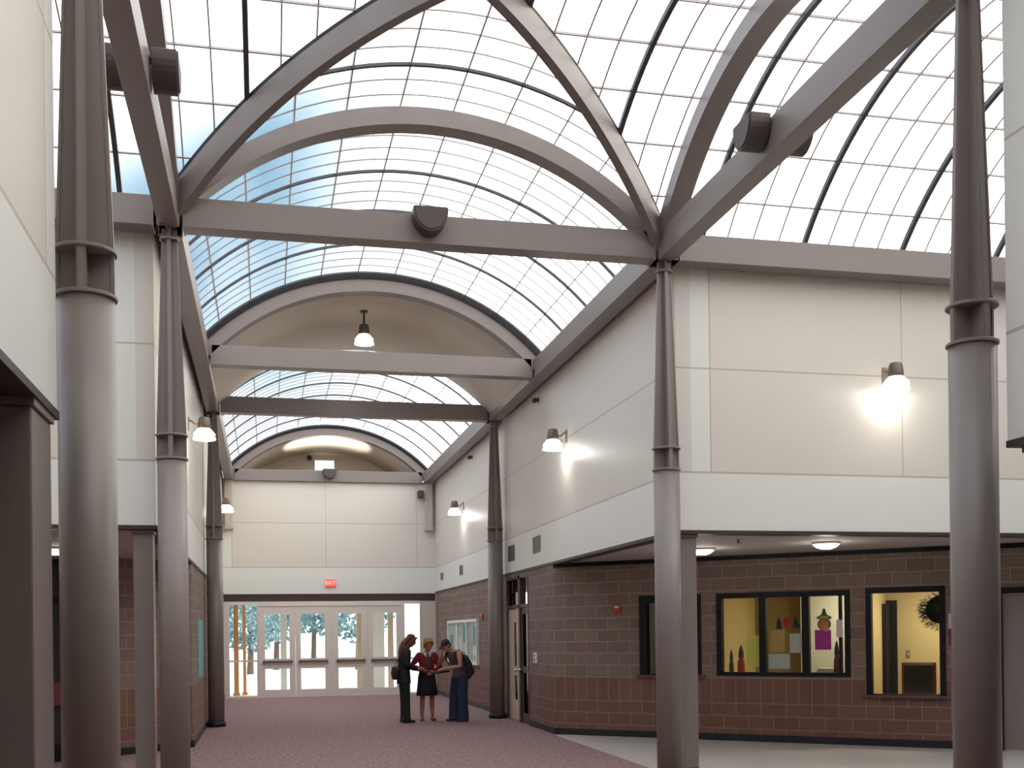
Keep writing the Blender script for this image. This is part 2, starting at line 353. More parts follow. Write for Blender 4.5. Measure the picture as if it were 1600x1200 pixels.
# flat roofs and soffits of the four corner blocks
for nm, lb, x0, x1, y0, y1 in (('northeast', 'on the right beside the corridor', WE+.2, 14, WN+.2, BE), ('northwest', 'on the left beside the corridor', -9, WW-.2, WN+.2, BE),
                           ('southeast', 'at the near right corner', SEX+.2, 14, -15, WS-.2), ('southwest', 'at the near left corner', -9, SWX-.2, -15, WS-.2)):
    M = MB(); M.box(x0-.2 if 'east' in nm else x0, x1+.2 if 'west' in nm else x1, y0-.2 if 'north' in nm else y0, y1+.2 if 'south' in nm else y1, ZS-.03, ZS)
    tag(M.obj('ceiling_'+nm, 'soffit'), 'grey soffit under the upper block '+lb, 'ceiling', kind='structure')
    M = MB(); M.box(x0-.35 if 'east' in nm else x0, x1+.35 if 'west' in nm else x1, y0-.35 if 'north' in nm else y0, y1+.35 if 'south' in nm else y1, ZW, ZW+.05)
    tag(M.obj('roof_'+nm, 'soffit'), 'flat roof over the block '+lb, 'roof', kind='structure')
# dark flashing under the upper walls
for i, (nm, lb, args) in enumerate((('corridor_east', 'right corridor wall', ((WE, WN), (0, 1), (1, 0), 0, BE-WN)), ('corridor_west', 'left corridor wall', ((WW, WN), (0, 1), (-1, 0), 0, BE-WN)),
        ('northeast', 'wall over the office windows', ((WE, WN), (1, 0), (0, 1), 0, 8)), ('northwest', 'wall behind the left columns', ((WW, WN), (-1, 0), (0, 1), 0, 8.6)),
        ('southwest', 'near left wall', ((SWX, WS), (0, -1), (-1, 0), 0, 8.8)), ('southeast', 'near right wall', ((SEX, WS), (0, -1), (1, 0), 0, 8.8)))):
    M = MB(); o, t, nb, a, b_ = args; M.obox(o, t, nb, a, b_, -.012, .2, ZS-.045, ZS)
    tag(M.obj('trim_'+nm, 'flashing'), 'brown metal edge along the bottom of the '+lb, 'trim', kind='structure')
# lower block walls
DOOR_Y = (8.0, 9.95)
wall('wall_block_east', 'brown block wall along the right side of the corridor', (WE, 6.126), (0, 1), (1, 0), BE-6.126, 0, ZS-.045, 'block', holes=((DOOR_Y[0]-6.126, DOOR_Y[1]-6.126, 0, 2.93),))
wall('wall_block_west', 'brown block wall along the left side of the corridor', (WW, 6.0), (0, 1), (-1, 0), BE-6.0, 0, ZS-.045, 'block')
OA = Vector((5.92, 6.126)); ang = math.radians(-40.89); OT = (math.cos(ang), math.sin(ang)); OB = (-OT[1], OT[0])
W1, W2, W3, D7 = (1.60, 2.68, 1.05, 2.39), (2.94, 5.06, 1.05, 2.39), (5.29, 6.43, .77, 2.41), (7.14, 8.15, 0, 2.36)
wall('wall_office', 'brown block wall of the office running diagonally on the right', OA, OT, OB, 9.6, 0, ZS-.03, 'block', thick=.2, holes=(W1, W2, W3, D7))
at2 = math.radians(180+40.89)
LT = (math.cos(at2), math.sin(at2)); LB = (LT[1], -LT[0])
wall('wall_block_northwest', 'dark block wall running diagonally behind the left columns', (WW, 6.0), LT, LB, 7.2, 0, ZS-.03, 'block', holes=((2.16, 3.16, 0, 2.95),))
wall('wall_block_southwest', 'dark block wall behind the near left post', (-.6, -12.5), (-.75, .66), (-.66, -.75), 8, 0, ZS-.03, 'block')
wall('wall_block_southeast', 'dark block wall behind the near right post', (6.3, -12.5), (.75, .66), (.66, -.75), 8, 0, ZS-.03, 'block')
# baseboards
def baseb(nm, lb, o, t, nb, a0, a1): M = MB(); M.obox(o, t, nb, a0, a1, -.015, .02, 0, .11); tag(M.obj('baseboard_'+nm, 'base_black'), lb, 'baseboard', kind='structure')
baseb('east', 'black baseboard of the right corridor wall near the doorway', (WE, 6.126), (0, 1), (1, 0), 0, DOOR_Y[0]-6.126)
baseb('east_far', 'black baseboard of the right corridor wall beyond the doorway', (WE, 6.126), (0, 1), (1, 0), DOOR_Y[1]-6.126, BE-6.126)
baseb('west', 'black baseboard of the left corridor wall', (WW, 6.0), (0, 1), (-1, 0), 0, BE-6)
baseb('office', 'black baseboard under the office windows', OA, OT, OB, 0, 7.1)
M = MB(); M.obox(OA, OT, OB, 0, 9.4, -.02, .0, 2.925, 2.99); tag(M.obj('trim_office', 'frame_dark'), 'black strip along the top of the office block wall', 'trim', kind='structure')
baseb('northwest', 'black baseboard of the diagonal wall on the left', (WW, 6.0), LT, LB, 0, 2.15)

# ------------------------------------------------------------------ vault roof
def arm(kind):
    """returns P(u, v, z): u across, v outwards from the crossing centre"""
    if kind == 'N': return lambda u, v, z: (CX+u, CYC+v, z)
    if kind == 'S': return lambda u, v, z: (CX-u, CYC-v, z)
    if kind == 'E': return lambda u, v, z: (CX+v, CYC-u*KY, z)
    return lambda u, v, z: (CX-v, CYC+u*KY, z)
AMAX = 48.4
def vault(nm, lb, kind, vend, vstart=None, grid_fine=True):
    P = arm(kind); kk = KY if kind in 'NS' else 1.0
    t = thing('skylight', lb, 'skylight', (0, 0, 0), kind='structure')
    vs = (lambda u: abs(u)*kk) if vstart is None else (lambda u: vstart)
    # translucent sheet
    M = MB(); rows = []
    angs = [-AMAX+2*AMAX*i/48 for i in range(49)]
    for a in angs:
        u, z = RS*math.sin(math.radians(a)), ZC+RS*math.cos(math.radians(a))
        rows.append([P(u, vs(u), z), P(u, vend, z)])
    M.grid(rows); M.obj('sheet', 'skylight_sheet', t)
    # lengthwise bars
    M = MB()
    for k in range(-5, 6):
        a = math.radians(9*k+4.5)
        if abs(math.degrees(a)) > AMAX: continue
        c, s_ = math.cos(a), math.sin(a); hw = .0075
        r0, r1 = RS-.03, RS-.003
        pts = []
        def q(r, d, v): return P(r*s_+d*c, v, ZC+r*c-d*s_)
        v0 = vs(RS*s_)
        M.hexa([q(r0, -hw, v0), q(r0, hw, v0), q(r0, hw, vend), q(r0, -hw, vend), q(r1, -hw, v0), q(r1, hw, v0), q(r1, hw, vend), q(r1, -hw, vend)])
    M.obj('lengthwise_bar', 'bar_metal', t)
    # cross bars and heavier ribs
    def arc(M, v, hw, r0, r1):
        am = AMAX
        if vstart is None:
            x = v/kk/RS
            if x < math.sin(math.radians(AMAX)): am = math.degrees(math.asin(max(0, x)))-.3
        if am < 2: return
        nn = max(6, int(am/1.5)); R = []
        for i in range(nn+1):
            a = math.radians(-am+2*am*i/nn); s_, c = math.sin(a), math.cos(a)
            R.append([P(r0*s_, v-hw, ZC+r0*c), P(r0*s_, v+hw, ZC+r0*c), P(r1*s_, v+hw, ZC+r1*c), P(r1*s_, v-hw, ZC+r1*c)])
        M.grid(R, True, False)
    Mf = MB(); k = 0; ribs = []
    v = 2.0-1.355
    while v < vend-.05:
        for j in range(4):
            vv = v+j*1.355/4
            if vv > vend-.1 or (vstart is not None and vv < vstart+.1): continue
            if j == 0: ribs.append(vv)
            else: arc(Mf, vv, .005 if kind in 'NS' else .0075, RS-.014, RS-.002)
        v += 1.355
    Mf.obj('cross_bar', 'grid_bar' if kind in 'NS' else 'bar_metal', t)
    for vv in ribs:
        Mr = MB(); arc(Mr, vv, .019 if kind in 'NS' else .026, RS-(.035 if kind in 'NS' else .06), RS-.003)
        if Mr.f: Mr.obj('rib', 'rib_metal', t)
    # eave gutters
    for sgn in (-1, 1):
        M = MB(); ue = RS*math.sin(math.radians(AMAX))
        v0 = max(vs(ue), CX)
        p = [P(sgn*u_, v_, z_) for z_ in (ZT-.02, ZT+.02) for (u_, v_) in ((ue-.02, v0), (ue+.25, v0), (ue+.25, vend), (ue-.02, vend))]
        M.hexa(p); M.obj('eave_gutter', 'steel', t)
    return t
VARCH1 = 6.08-CYC; VF = BF-CYC; VARCH2 = BE-CYC
vault('n', 'arched white skylight over the near corridor, with diagonal edges', 'N', VARCH1-.1)
vault('n2', 'arched skylight over the far part of the corridor', 'N', VARCH2-.1, VF+.14)
vault('e', 'arched skylight over the arm on the right', 'E', 14-CX)
vault('w', 'arched skylight over the arm on the left', 'W', 9+CX)
vault('s', 'arched skylight above the viewer side of the crossing', 'S', 9.4)
M = MB(); M.box(-.5, 6.2, -15, CYC-9.3, 7.9, 8.0); tag(M.obj('ceiling_south', 'soffit'), 'plain unseen ceiling over the viewer, added to darken the near side', 'ceiling', kind='structure')  # unseen ceiling added to cut skylight on the south-facing sides
# opaque vaulted ceilings
RV = 3.665
def opaque(nm, lb, v0, v1, m='plaster'):
    P = arm('N'); M = MB(); rows = []
    for i in range(41):
        a = math.radians(-AMAX+2*AMAX*i/40); s_, c = math.sin(a), math.cos(a)
        rows.append([P(RV*s_, v0, ZC+RV*c), P(RV*s_, v1, ZC+RV*c), P((RO+.14)*s_, v1, ZC+(RO+.14)*c), P((RO+.14)*s_, v0, ZC+(RO+.14)*c)])
    M.grid(rows, True)
    return tag(M.obj(nm, m), lb, 'ceiling', kind='structure')
opaque('ceiling_vault', 'plain arched ceiling with one hanging lamp between two skylights', VARCH1+.175, VF-.14)
opaque('ceiling_vault_far', 'plain arched ceiling beyond the far arch', VARCH2+.13, 22.58-CYC)
M = MB(); M.box(WW-.2, WE+.2, BE+.14, 22.6, 6.0, 6.1); tag(M.obj('ceiling_porch', 'soffit'), 'ceiling of the porch outside the entrance doors', 'ceiling', kind='structure')

# ------------------------------------------------------------------ steel frame
def column(label, x, y, grp='round steel columns', base_label=None):
    t = thing('steel_column', label, 'column', (x, y, 0), group=grp)
    M = MB(); M.lathe([(.185, 0), (.185, .095), (.165, .10)], (x, y, 0), 28); M.obj('base_shoe', 'base_black', t, label='black base shoe')
    M = MB(); M.lathe([(.157, .06), (.157, 3.715)], (x, y, 0), 32); M.obj('shaft', 'steel', t)
    for z0, r in ((3.715, .172), (3.972, .172), (6.10, .105)):
        M = MB(); M.lathe([(r-.006, 0), (r, .004), (r, .020), (r-.006, .024)], (x, y, z0), 32, smooth=False); M.obj('ring_plate', 'steel', t)
    M = MB()
    for ax in (0, 1):
        prof = [(3.72, .157), (3.98, .157), (6.12, .082), (ZB, .080)]; th = .018
        for (z0, w0), (z1, w1) in zip(prof, prof[1:]):
            c = lambda w_, s_, z, q: (x+(w_ if ax == 0 else q), y+(q if ax == 0 else w_), z)
            M.hexa([c(-w0, 0, z0, -th), c(w0, 0, z0, -th), c(w0, 0, z0, th), c(-w0, 0, z0, th), c(-w1, 0, z1, -th), c(w1, 0, z1, -th), c(w1, 0, z1, th), c(-w1, 0, z1, th)])
    M.obj('tapered_fins', 'steel', t)
    # flange plates closing the cross on its four ends
    M = MB()
    for dx, dy in ((1, 0), (-1, 0), (0, 1), (0, -1)):
        prof = [(3.72, .152, .026), (3.98, .152, .026), (6.12, .079, .022)]
        for (z0, w0, h0), (z1, w1, h1) in zip(prof, prof[1:]):
            pt = lambda w_, h_, s_, z, d: (x+dx*(w_-d)+dy*h_*s_, y+dy*(w_-d)+dx*h_*s_, z)
            M.hexa([pt(w0, h0, -1, z0, 0), pt(w0, h0, 1, z0, 0), pt(w0, h0, 1, z0, .014), pt(w0, h0, -1, z0, .014), pt(w1, h1, -1, z1, 0), pt(w1, h1, 1, z1, 0), pt(w1, h1, 1, z1, .014), pt(w1, h1, -1, z1, .014)])
    M.obj('flange_plates', 'steel', t)
    return t
column('large taupe column nearest the viewer on the left', 0, -SY)
column('taupe column at the left end of the first cross beam', 0, 0)
column('taupe column at the right end of the first cross beam', SX, 0)
column('large taupe column nearest the viewer on the right', SX, -SY)
column('slim taupe column far down the left corridor wall', 0, BF)
column('slim taupe column beside the cream corridor door', SX, BF)

HB = .12
def beam(label, p0, p1, name='tie_beam', m='steel', hb=HB, z0=ZB, z1=ZT, grp='straight steel tie beams'):
    (x0, y0), (x1, y1) = p0, p1; Lb = math.hypot(x1-x0, y1-y0); t = ((x1-x0)/Lb, (y1-y0)/Lb); nb = (-t[1], t[0])
    th = thing(name, label, 'beam', ((x0+x1)/2, (y0+y1)/2, z0), group=grp)
    M = MB(); M.obox(p0, t, nb, 0, Lb, -hb, hb, z0+.0, z1); M.obj('tube', m, th, bevel=.006)
    for a in (0, Lb-.02):
        M = MB(); M.obox(p0, t, nb, a, a+.02, -hb-.012, hb+.012, z0-.012, z1+.012); M.obj('end_plate', m, th)
    return th
g = .15
beam('long cross beam between the two middle columns carrying an uplight', (g, 0), (SX-g, 0))
beam('cross beam running to the right edge along the wall over the office windows', (SX+g, 0), (14, 0))
beam('beam stub running left from the second left column', (-g, 0), (-9, 0))
beam('dark beam rising steeply from the second left column towards the near left column', (0, -SY+g), (0, -g), hb=.105)
beam('beam rising steeply to the upper right between the two right columns', (SX, -SY+g), (SX, -g), hb=.105)
beam('cross beam between the two nearest columns', (g, -SY), (SX-g, -SY))
beam('beam of the near right column towards the right arm', (SX+g, -SY), (14, -SY))
beam('beam of the near left column towards the left arm', (-g, -SY), (-9, -SY))
beam('eave beam along the right corridor wall before the second pair of columns', (SX, g), (SX, BF-g))
beam('eave beam along the left corridor wall before the second pair of columns', (0, g), (0, BF-g))
beam('eave beam along the right corridor wall near the entrance doors', (SX, BF+g), (SX, BE-g))
beam('eave beam along the left corridor wall near the entrance doors', (0, BF+g), (0, BE-g))
beam('pale tie beam under the arch with the hanging lamp', (g, 6.11), (SX-g, 6.11))
beam('brown tie beam between the two far corridor columns', (g, BF), (SX-g, BF))
beam('pale tie beam over the entrance end wall carrying an uplight', (g, BE-.02), (SX-g, BE-.02))

def archbeam(label, kind, v, hv=HB, gasket=False):
    P = arm(kind); c = P(0, v, ZT)
    t = thing('arch_beam', label, 'arch', (c[0], c[1], ZT), group='curved steel arches')
    def ring(R0, R1, h0, h1, zmin):
        rows = []; 
        a0 = math.degrees(math.acos((ZT-ZC)/R1))+1.0
        for i in range(57):
            a = math.radians(-a0+2*a0*i/56); s_, cc = math.sin(a), math.cos(a)
            rows.append([P(R0*s_, v+h0, ZC+R0*cc), P(R0*s_, v+h1, ZC+R0*cc), P(R1*s_, v+h1, ZC+R1*cc), P(R1*s_, v+h0, ZC+R1*cc)])
        M = MB(); i0 = M.grid(rows, True, False)
        M.f += [(i0, i0+1, i0+2, i0+3), tuple(i0+56*4+k for k in (3, 2, 1, 0))]; M.uv += [[(0, 0)]*4]*2; M.sm += [False]*2
        return M
    ring(RI, RO, -hv, hv, ZT).obj('arch_tube', 'steel', t)
    if gasket: ring(RO, RS+.02, -hv-.02, hv, ZT).obj('black_gasket', 'gasket', t, label='black closure strip along the top of the arch')
    return t
archbeam('curved arch over the long cross beam between the middle columns', 'N', -CYC)
archbeam('curved arch standing on the beam between the two right columns', 'E', CX)
archbeam('curved arch standing on the beam between the two left columns', 'W', CX)
archbeam('curved arch between the two nearest columns', 'S', -CYC)
archbeam('curved arch with black top edge in front of the plain vaulted ceiling', 'N', VARCH1+.03, gasket=True)
archbeam('curved arch at the far end in front of the bright small window', 'N', VARCH2-.02, gasket=True)
def diag(label, sx):
    t = thing('diagonal_arch', label, 'arch', (CX, CYC, ZT), group='curved steel arches')
    d = Vector((sx*CX, -CYC, 0)).normalized(); s = Vector((-d.y, d.x, 0)); 
    def make(R0, R1, hw):
        rows = []; um = math.sqrt(R1*R1-(ZT-ZC)**2)
        for i in range(65):
            u = um*math.sin(math.radians(-90+180*i/64))*.999
            z1 = ZC+math.sqrt(max(0, R1*R1-u*u)); z0 = z1-(R1-R0)/max(.72, math.sqrt(max(0.0, 1-(u/R1)**2)))*1.0
            p = Vector((CX+sx*u, CYC-u*KY*-1, 0))
            rows.append([p+s*-hw+Vector((0, 0, z0)), p+s*hw+Vector((0, 0, z0)), p+s*hw+Vector((0, 0, z1)), p+s*-hw+Vector((0, 0, z1))])
        M = MB(); i0 = M.grid(rows, True, False); M.f += [(i0, i0+1, i0+2, i0+3), tuple(i0+64*4+k for k in (3, 2, 1, 0))]; M.uv += [[(0, 0)]*4]*2; M.sm += [False]*2
        return M
    make(RI-.02, RO+.03, .05).obj('arch_tube', 'steel', t)
    make(RO+.03, RS-.01, .04).obj('black_gasket', 'gasket', t, label='black closure strip along the top of the arch')
diag('diagonal arch running from the second left column up across the crossing', -1)
diag('diagonal arch running from the right middle column up across the crossing', 1)

def post(label, x0, x1, y0, y1):
    t = thing('corner_post', label, 'post', ((x0+x1)/2, (y0+y1)/2, 0), group='square corner posts')
    M = MB(); M.box(x0, x1, y0, y1, .09, ZS-.085); M.obj('shaft', 'steel', t, bevel=.012)
    M = MB(); M.box(x0-.015, x1+.015, y0-.015, y1+.015, ZS-.085, ZS-.046); M.obj('cap_plate', 'steel', t)
    M = MB(); M.box(x0-.015, x1+.015, y0-.015, y1+.015, 0, .09); M.obj('base_shoe', 'base_black', t, label='black base shoe')
post('square taupe post under the wall corner beside the right middle column', 5.97, 6.19, .28, .50)
post('square taupe post under the wall corner beside the second left column', -.445, -.235, .28, .50)
post('wide dark post at the left edge of the view', -.52, -.135, -6.62, -6.13)
post('dark post at the right edge of the view behind the near right column', 5.87, 6.25, -6.6, -6.10)
# half pilasters high on the end wall
def pil(label, x):
    t = thing('wall_bracket', label, 'bracket', (x, BE-.1, 5.2))
    M = MB(); M.box(x-.11, x+.11, BE-.19, BE-.022, 4.87, ZB); M.obj('stub', 'steel_light', t, bevel=.01)
    M = MB(); M.box(x-.13, x+.13, BE-.205, BE-.022, 4.83, 4.87); M.obj('foot_plate', 'steel_light', t)
pil('pale stub pilaster high on the end wall beside the right corridor wall', 5.72); pil('pale stub pilaster high on the end wall beside the left corridor wall', -.01)

# ------------------------------------------------------------------ entrance doors
YE = BE+.04
def frame_rect(M, x0, x1, z0, z1, wl, wr, wb, wt, y0, y1):
    M.box(x0, x0+wl, y0, y1, z0, z1); M.box(x1-wr, x1, y0, y1, z0, z1); M.box(x0+wl, x1-wr, y0, y1, z0, z0+wb); M.box(x0+wl, x1-wr, y0, y1, z1-wt, z1)
t = thing('trim_entrance', 'dark recessed strip and pale head frame over the entrance doors', 'trim', (2.86, YE, 2.64), kind='structure')
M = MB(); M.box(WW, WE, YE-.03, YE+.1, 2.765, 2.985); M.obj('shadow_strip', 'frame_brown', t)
M = MB(); M.box(.754, 4.95, YE-.05, YE+.03, 2.63, 2.765)
for x0, x1 in ((.754, .80), (2.82, 2.885), (4.90, 4.95)): M.box(x0, x1, YE-.05, YE+.03, 0, 2.63)
M.obj('frame', 'door_grey', t)
dl = ('leftmost of the four grey glazed entrance doors', 'second grey glazed entrance door from the left', 'third grey glazed entrance door from the left', 'rightmost grey glazed entrance door, behind the people')
for i, (x0, x1) in enumerate(((.80, 1.808), (1.812, 2.82), (2.885, 3.893), (3.897, 4.90))):
    d = thing('door_%d' % (i+1), dl[i], 'door', ((x0+x1)/2, YE, 0), kind='structure', group='grey entrance doors')
    M = MB(); y0, y1 = YE-.03, YE+.02
    frame_rect(M, x0, x1, .006, 2.63, .15, .17, .22, .22, y0, y1); M.box(x0+.15, x1-.17, y0, y1, .83, 1.12); leaf = M.obj('leaf', 'door_grey', d)
    for nm, z0, z1 in (('upper_pane', 1.12, 2.40), ('lower_pane', .23, .83)):
        M = MB(); M.box(x0+.145, x1-.165, YE-.008, YE+.002, z0-.005, z1+.005); M.obj(nm, 'glass', d)
    M = MB(); M.box(x0+.08, x1-.08, YE-.11, YE-.07, 1.0, 1.06)
    for x in (x0+.10, x1-.14): M.box(x, x+.04, YE-.08, YE-.03, .99, 1.07)
    M.obj('push_bar', 'fixture_bronze', leaf)
for i, (x0, x1, lb) in enumerate(((-.19, .754, 'bright tall sidelight window left of the entrance doors'), (4.95, 5.46, 'bright narrow sidelight window right of the entrance doors'))):
    d = thing('window_%d' % (4+i), lb, 'window', ((x0+x1)/2, YE, 0), kind='structure')
    M = MB(); frame_rect(M, x0, x1, 0, 2.765, .15 if i == 0 else .03, .03, .06, .09, YE-.04, YE+.03); M.box(x0, x1, YE-.03, YE+.02, 1.04, 1.09); M.obj('window_frame', 'door_grey', d)
    M = MB(); M.box(x0+.02, x1-.02, YE-.006, YE+.002, .04, 2.70); M.obj('pane', 'glass', d)
wall('wall_entrance', 'short beige wall between the entrance doors and the right corridor wall', (5.46, YE-.02), (1, 0), (0, 1), WE-5.46+.1, 0, 2.77, 'plaster', thick=.14)
d = thing('window_6', 'small bright window high in the curved end wall', 'window', (3.03, 22.65, 6.9), kind='structure')
M = MB(); frame_rect(M, 2.50, 3.20, 6.95, 7.36, .03, .03, .03, .03, 22.62, 22.72); M.obj('window_frame', 'white_paint', d)
M = MB(); M.box(2.52, 3.18, 22.66, 22.67, 6.97, 7.34); M.obj('pane', 'glass', d)

# outside
M = MB(); M.box(-60, 70, BE+.1, 140, -.12, -.02); tag(M.obj('ground', 'outside_ground'), 'sunlit pale paving outside the entrance doors', 'ground', kind='structure')
def tree(label, x, y, h, r):
    t = thing('tree', label, 'tree', (x, y, -.02), group='trees outside the entrance')
    M = MB(); sweep(M, [(x, y, -.02, .16), (x+.05, y, h*.35, .12), (x, y+.1, h*.7, .06)], n=10); M.obj('trunk', 'tree_trunk', t)
    rnd = random.Random(int(x*37)); M = MB()
    for k in range(1300):
        a, b_ = rnd.uniform(0, 6.283), math.acos(rnd.uniform(-1, 1)); q = r*rnd.uniform(.35, 1)**.6
        c = Vector((x+q*math.sin(b_)*math.cos(a), y+q*math.sin(b_)*math.sin(a), h*.62+q*math.cos(b_)*.9*h*.38/r*1.1))
        e1 = Vector((rnd.uniform(-1, 1), rnd.uniform(-1, 1), rnd.uniform(-1, 1))).normalized(); e2 = e1.orthogonal().normalized(); s_ = r*rnd.uniform(.06, .11)
        M.face([c-e1*s_, c+e2*s_*.55, c+e1*s_, c-e2*s_*.55])
    M.obj('foliage', 'tree_leaf', t)
tree('tree seen through the leftmost entrance door', 1.5, 46, 5.6, 2.1)
tree('tall tree seen through the second entrance door', 3.6, 50, 6.6, 2.4)
tree('tree seen through the third entrance door', 5.6, 44, 5.4, 2.0)
tree('tree seen through the left sidelight window', .25, 40, 4.0, 1.6)
def opost(label, x0, x1, y, m, cat='post', z1=6.0):
    t = thing('porch_post', label, cat, ((x0+x1)/2, y, -.02))
    M = MB(); M.box(x0, x1, y-.1, y+.1, .06, z1); M.obj('shaft', m, t, bevel=.01)
    M = MB(); M.box(x0-.03, x1+.03, y-.13, y+.13, -.02, .06); M.obj('base_plate', m, t)
opost('orange wooden porch post outside the left sidelight window', .03, .17, 21.5, 'wood_orange')
opost('thin orange wooden porch post, second from the left outside', .29, .38, 21.9, 'wood_orange')
opost('white porch post behind the leftmost entrance door', 1.42, 1.61, 22.4, 'white_paint')
opost('beige porch post behind the third entrance door', 3.79, 4.0, 22.4, 'post_beige')
opost('white porch post behind the rightmost entrance door', 4.28, 4.66, 22.4, 'white_paint')
opost('beige porch post right of the white one outside the rightmost door', 4.78, 4.95, 22.4, 'post_beige')

# ------------------------------------------------------------------ corridor double doorway (right wall)
y0, y1 = DOOR_Y
d = thing('trim_doorway', 'dark brown frame of the doorway in the right corridor wall', 'trim', (WE, (y0+y1)/2, 0), kind='structure')
M = MB()
for a, b_ in ((y0, y0+.06), (y1-.06, y1), (8.70, 8.84)): M.box(WE-.01, WE+.12, a, b_, 0, 2.93)
M.box(WE-.01, WE+.12, y0+.06, y1-.06, 2.87, 2.93); M.box(WE-.01, WE+.12, y0+.06, y1-.06, 2.28, 2.35)
M.obj('frame', 'frame_brown', d)
M = MB(); M.box(WE+.05, WE+.06, y0+.06, 8.70, 2.35, 2.87); M.obj('transom_pane', 'glass', d)
M = MB(); M.box(WE+.05, WE+.06, 8.84, y1-.06, 2.35, 2.87); M.obj('transom_pane', 'glass_dark', d, label='dark transom pane')
d = thing('door_5', 'cream corridor door with two slim dark panes', 'door', (WE, 9.4, 0), kind='structure')
M = MB(); a, b_ = 8.85, y1-.07; xs = (WE+.02, WE+.07)
M.box(*xs, a, a+.24, .01, 2.27); M.box(*xs, b_-.5, b_, .01, 2.27); M.box(*xs, a+.24, b_-.5, .01, .42); M.box(*xs, a+.24, b_-.5, .92, 1.10); M.box(*xs, a+.24, b_-.5, 2.0, 2.27)
leaf = M.obj('leaf', 'door_cream', d)
for z0, z1, nm in ((.42, .92, 'lower_pane'), (1.10, 2.0, 'upper_pane')):
    M = MB(); M.box(WE+.04, WE+.05, a+.23, b_-.49, z0-.01, z1+.01); M.obj(nm, 'glass_dark', d)
M = MB(); M.lathe([(.022, 0), (.022, .05)], (WE-.04, a+.08, 1.03), 14, axis='x'); M.lathe([(.0, -.03), (.03, -.02), (.034, 0), (.02, .02)], (WE-.045, a+.08, 1.03), 14, axis='x'); M.obj('door_knob', 'chrome', leaf)
d = thing('door_6', 'dark framed glass door leaf nearer the viewer in the corridor doorway', 'door', (WE, 8.38, 0), kind='structure')
M = MB(); a, b_ = y0+.07, 8.69
M.box(*xs, a, a+.09, .01, 2.27); M.box(*xs, b_-.09, b_, .01, 2.27); M.box(*xs, a+.09, b_-.09, .01, .2); M.box(*xs, a+.09, b_-.09, 1.0, 1.12); M.box(*xs, a+.09, b_-.09, 2.16, 2.27); leaf = M.obj('leaf', 'frame_brown', d)
for z0, z1, nm in ((.2, 1.0, 'lower_pane'), (1.12, 2.16, 'upper_pane')):
    M = MB(); M.box(WE+.04, WE+.05, a+.08, b_-.08, z0-.01, z1+.01); M.obj(nm, 'glass_dark', d)
M = MB(); M.lathe([(.02, 0), (.02, .05)], (WE-.03, b_-.05, 1.05), 14, axis='x'); M.lathe([(.0, -.03), (.03, -.02), (.034, 0), (.02, .02)], (WE-.035, b_-.05, 1.05), 14, axis='x'); M.obj('door_knob', 'chrome', leaf)
M = MB(); M.box(WE+1.6, WE+1.7, 7.2, 11, 0, 3.0); tag(M.obj('wall_closet', 'plaster'), 'plain wall of the room behind the corridor doorway', 'wall', kind='structure')
light('closet_fill', 'POINT', (WE+1.1, 8.6, 2.6), 9, (1, .9, .75), .15)  # added fill light so the transom pane reads lit, no fixture

# ------------------------------------------------------------------ office windows
def OP(a, d_, z=0): return Vector((OA[0]+OT[0]*a+OB[0]*d_, OA[1]+OT[1]*a+OB[1]*d_, z))
def ob(M, a0, a1, d0, d1, z0, z1): M.obox(OA, OT, OB, a0, a1, d0, d1, z0, z1)
def owin(name, label, h, mull=(), sill=False, fw=.085):
    a0, a1, z0, z1 = h; t = thing(name, label, 'window', OP((a0+a1)/2, .08, z0), kind='structure')
    M = MB(); ob(M, a0, a0+fw, -.015, .13, z0, z1); ob(M, a1-fw, a1, -.015, .13, z0, z1); ob(M, a0+fw, a1-fw, -.015, .13, z1-fw, z1); ob(M, a0+fw, a1-fw, -.015, .13, z0, z0+(fw*.7 if not sill else .02))
    for b0, b1 in mull: ob(M, b0, b1, -.01, .12, z0+.03, z1-fw)
    M.obj('window_frame', 'frame_dark', t)
    ed = [a0+fw]+[x for b in mull for x in b]+[a1-fw]
    for k in range(0, len(ed), 2):
        M = MB(); ob(M, ed[k]-.01, ed[k+1]+.01, .055, .062, z0+.015, z1-fw+.01); M.obj('pane', 'glass', t)
    if sill:
        M = MB(); ob(M, a0-.06, a1+.06, -.06, .2, z0-.035, z0+.004); M.obj('window_sill', 'sill_brown', t, bevel=.004)
    return t
owin('window_1', 'dark framed office window partly hidden behind the right middle column', W1, sill=True, fw=.13)
owin('window_2', 'wide black framed office window with three panes and papers inside', W2, mull=((3.64, 3.75), (4.32, 4.43)))
owin('window_3', 'tall black framed office window with a green wreath inside', W3, sill=True)
M = MB(); ob(M, 4.885, 4.925, .0, .11, 1.08, 2.31)
tag(M.obj('trim_mullion', 'frame_dark'), 'thin black upright in the right pane of the wide office window', 'trim', kind='structure')
d = thing('door_7', 'brown door at the right end of the office wall behind the near right column', 'door', OP(7.65, .1, 0), kind='structure')
M = MB(); ob(M, 7.14, 7.20, -.02, .15, 0, 2.36); ob(M, 8.09, 8.15, -.02, .15, 0, 2.36); ob(M, 7.2, 8.09, -.02, .15, 2.27, 2.36); M.obj('door_frame', 'frame_dark', d)
M = MB(); ob(M, 7.205, 8.085, .04, .09, .01, 2.265); leaf = M.obj('leaf', 'steel', d)
M = MB(); c = OP(7.98, -.02, 1.02); sweep(M, [(*OP(7.98, .04, 1.02), .012), (*OP(7.98, -.03, 1.02), .012), (*OP(7.90, -.035, 1.02), .012)], n=10); M.obj('door_handle', 'chrome', leaf)
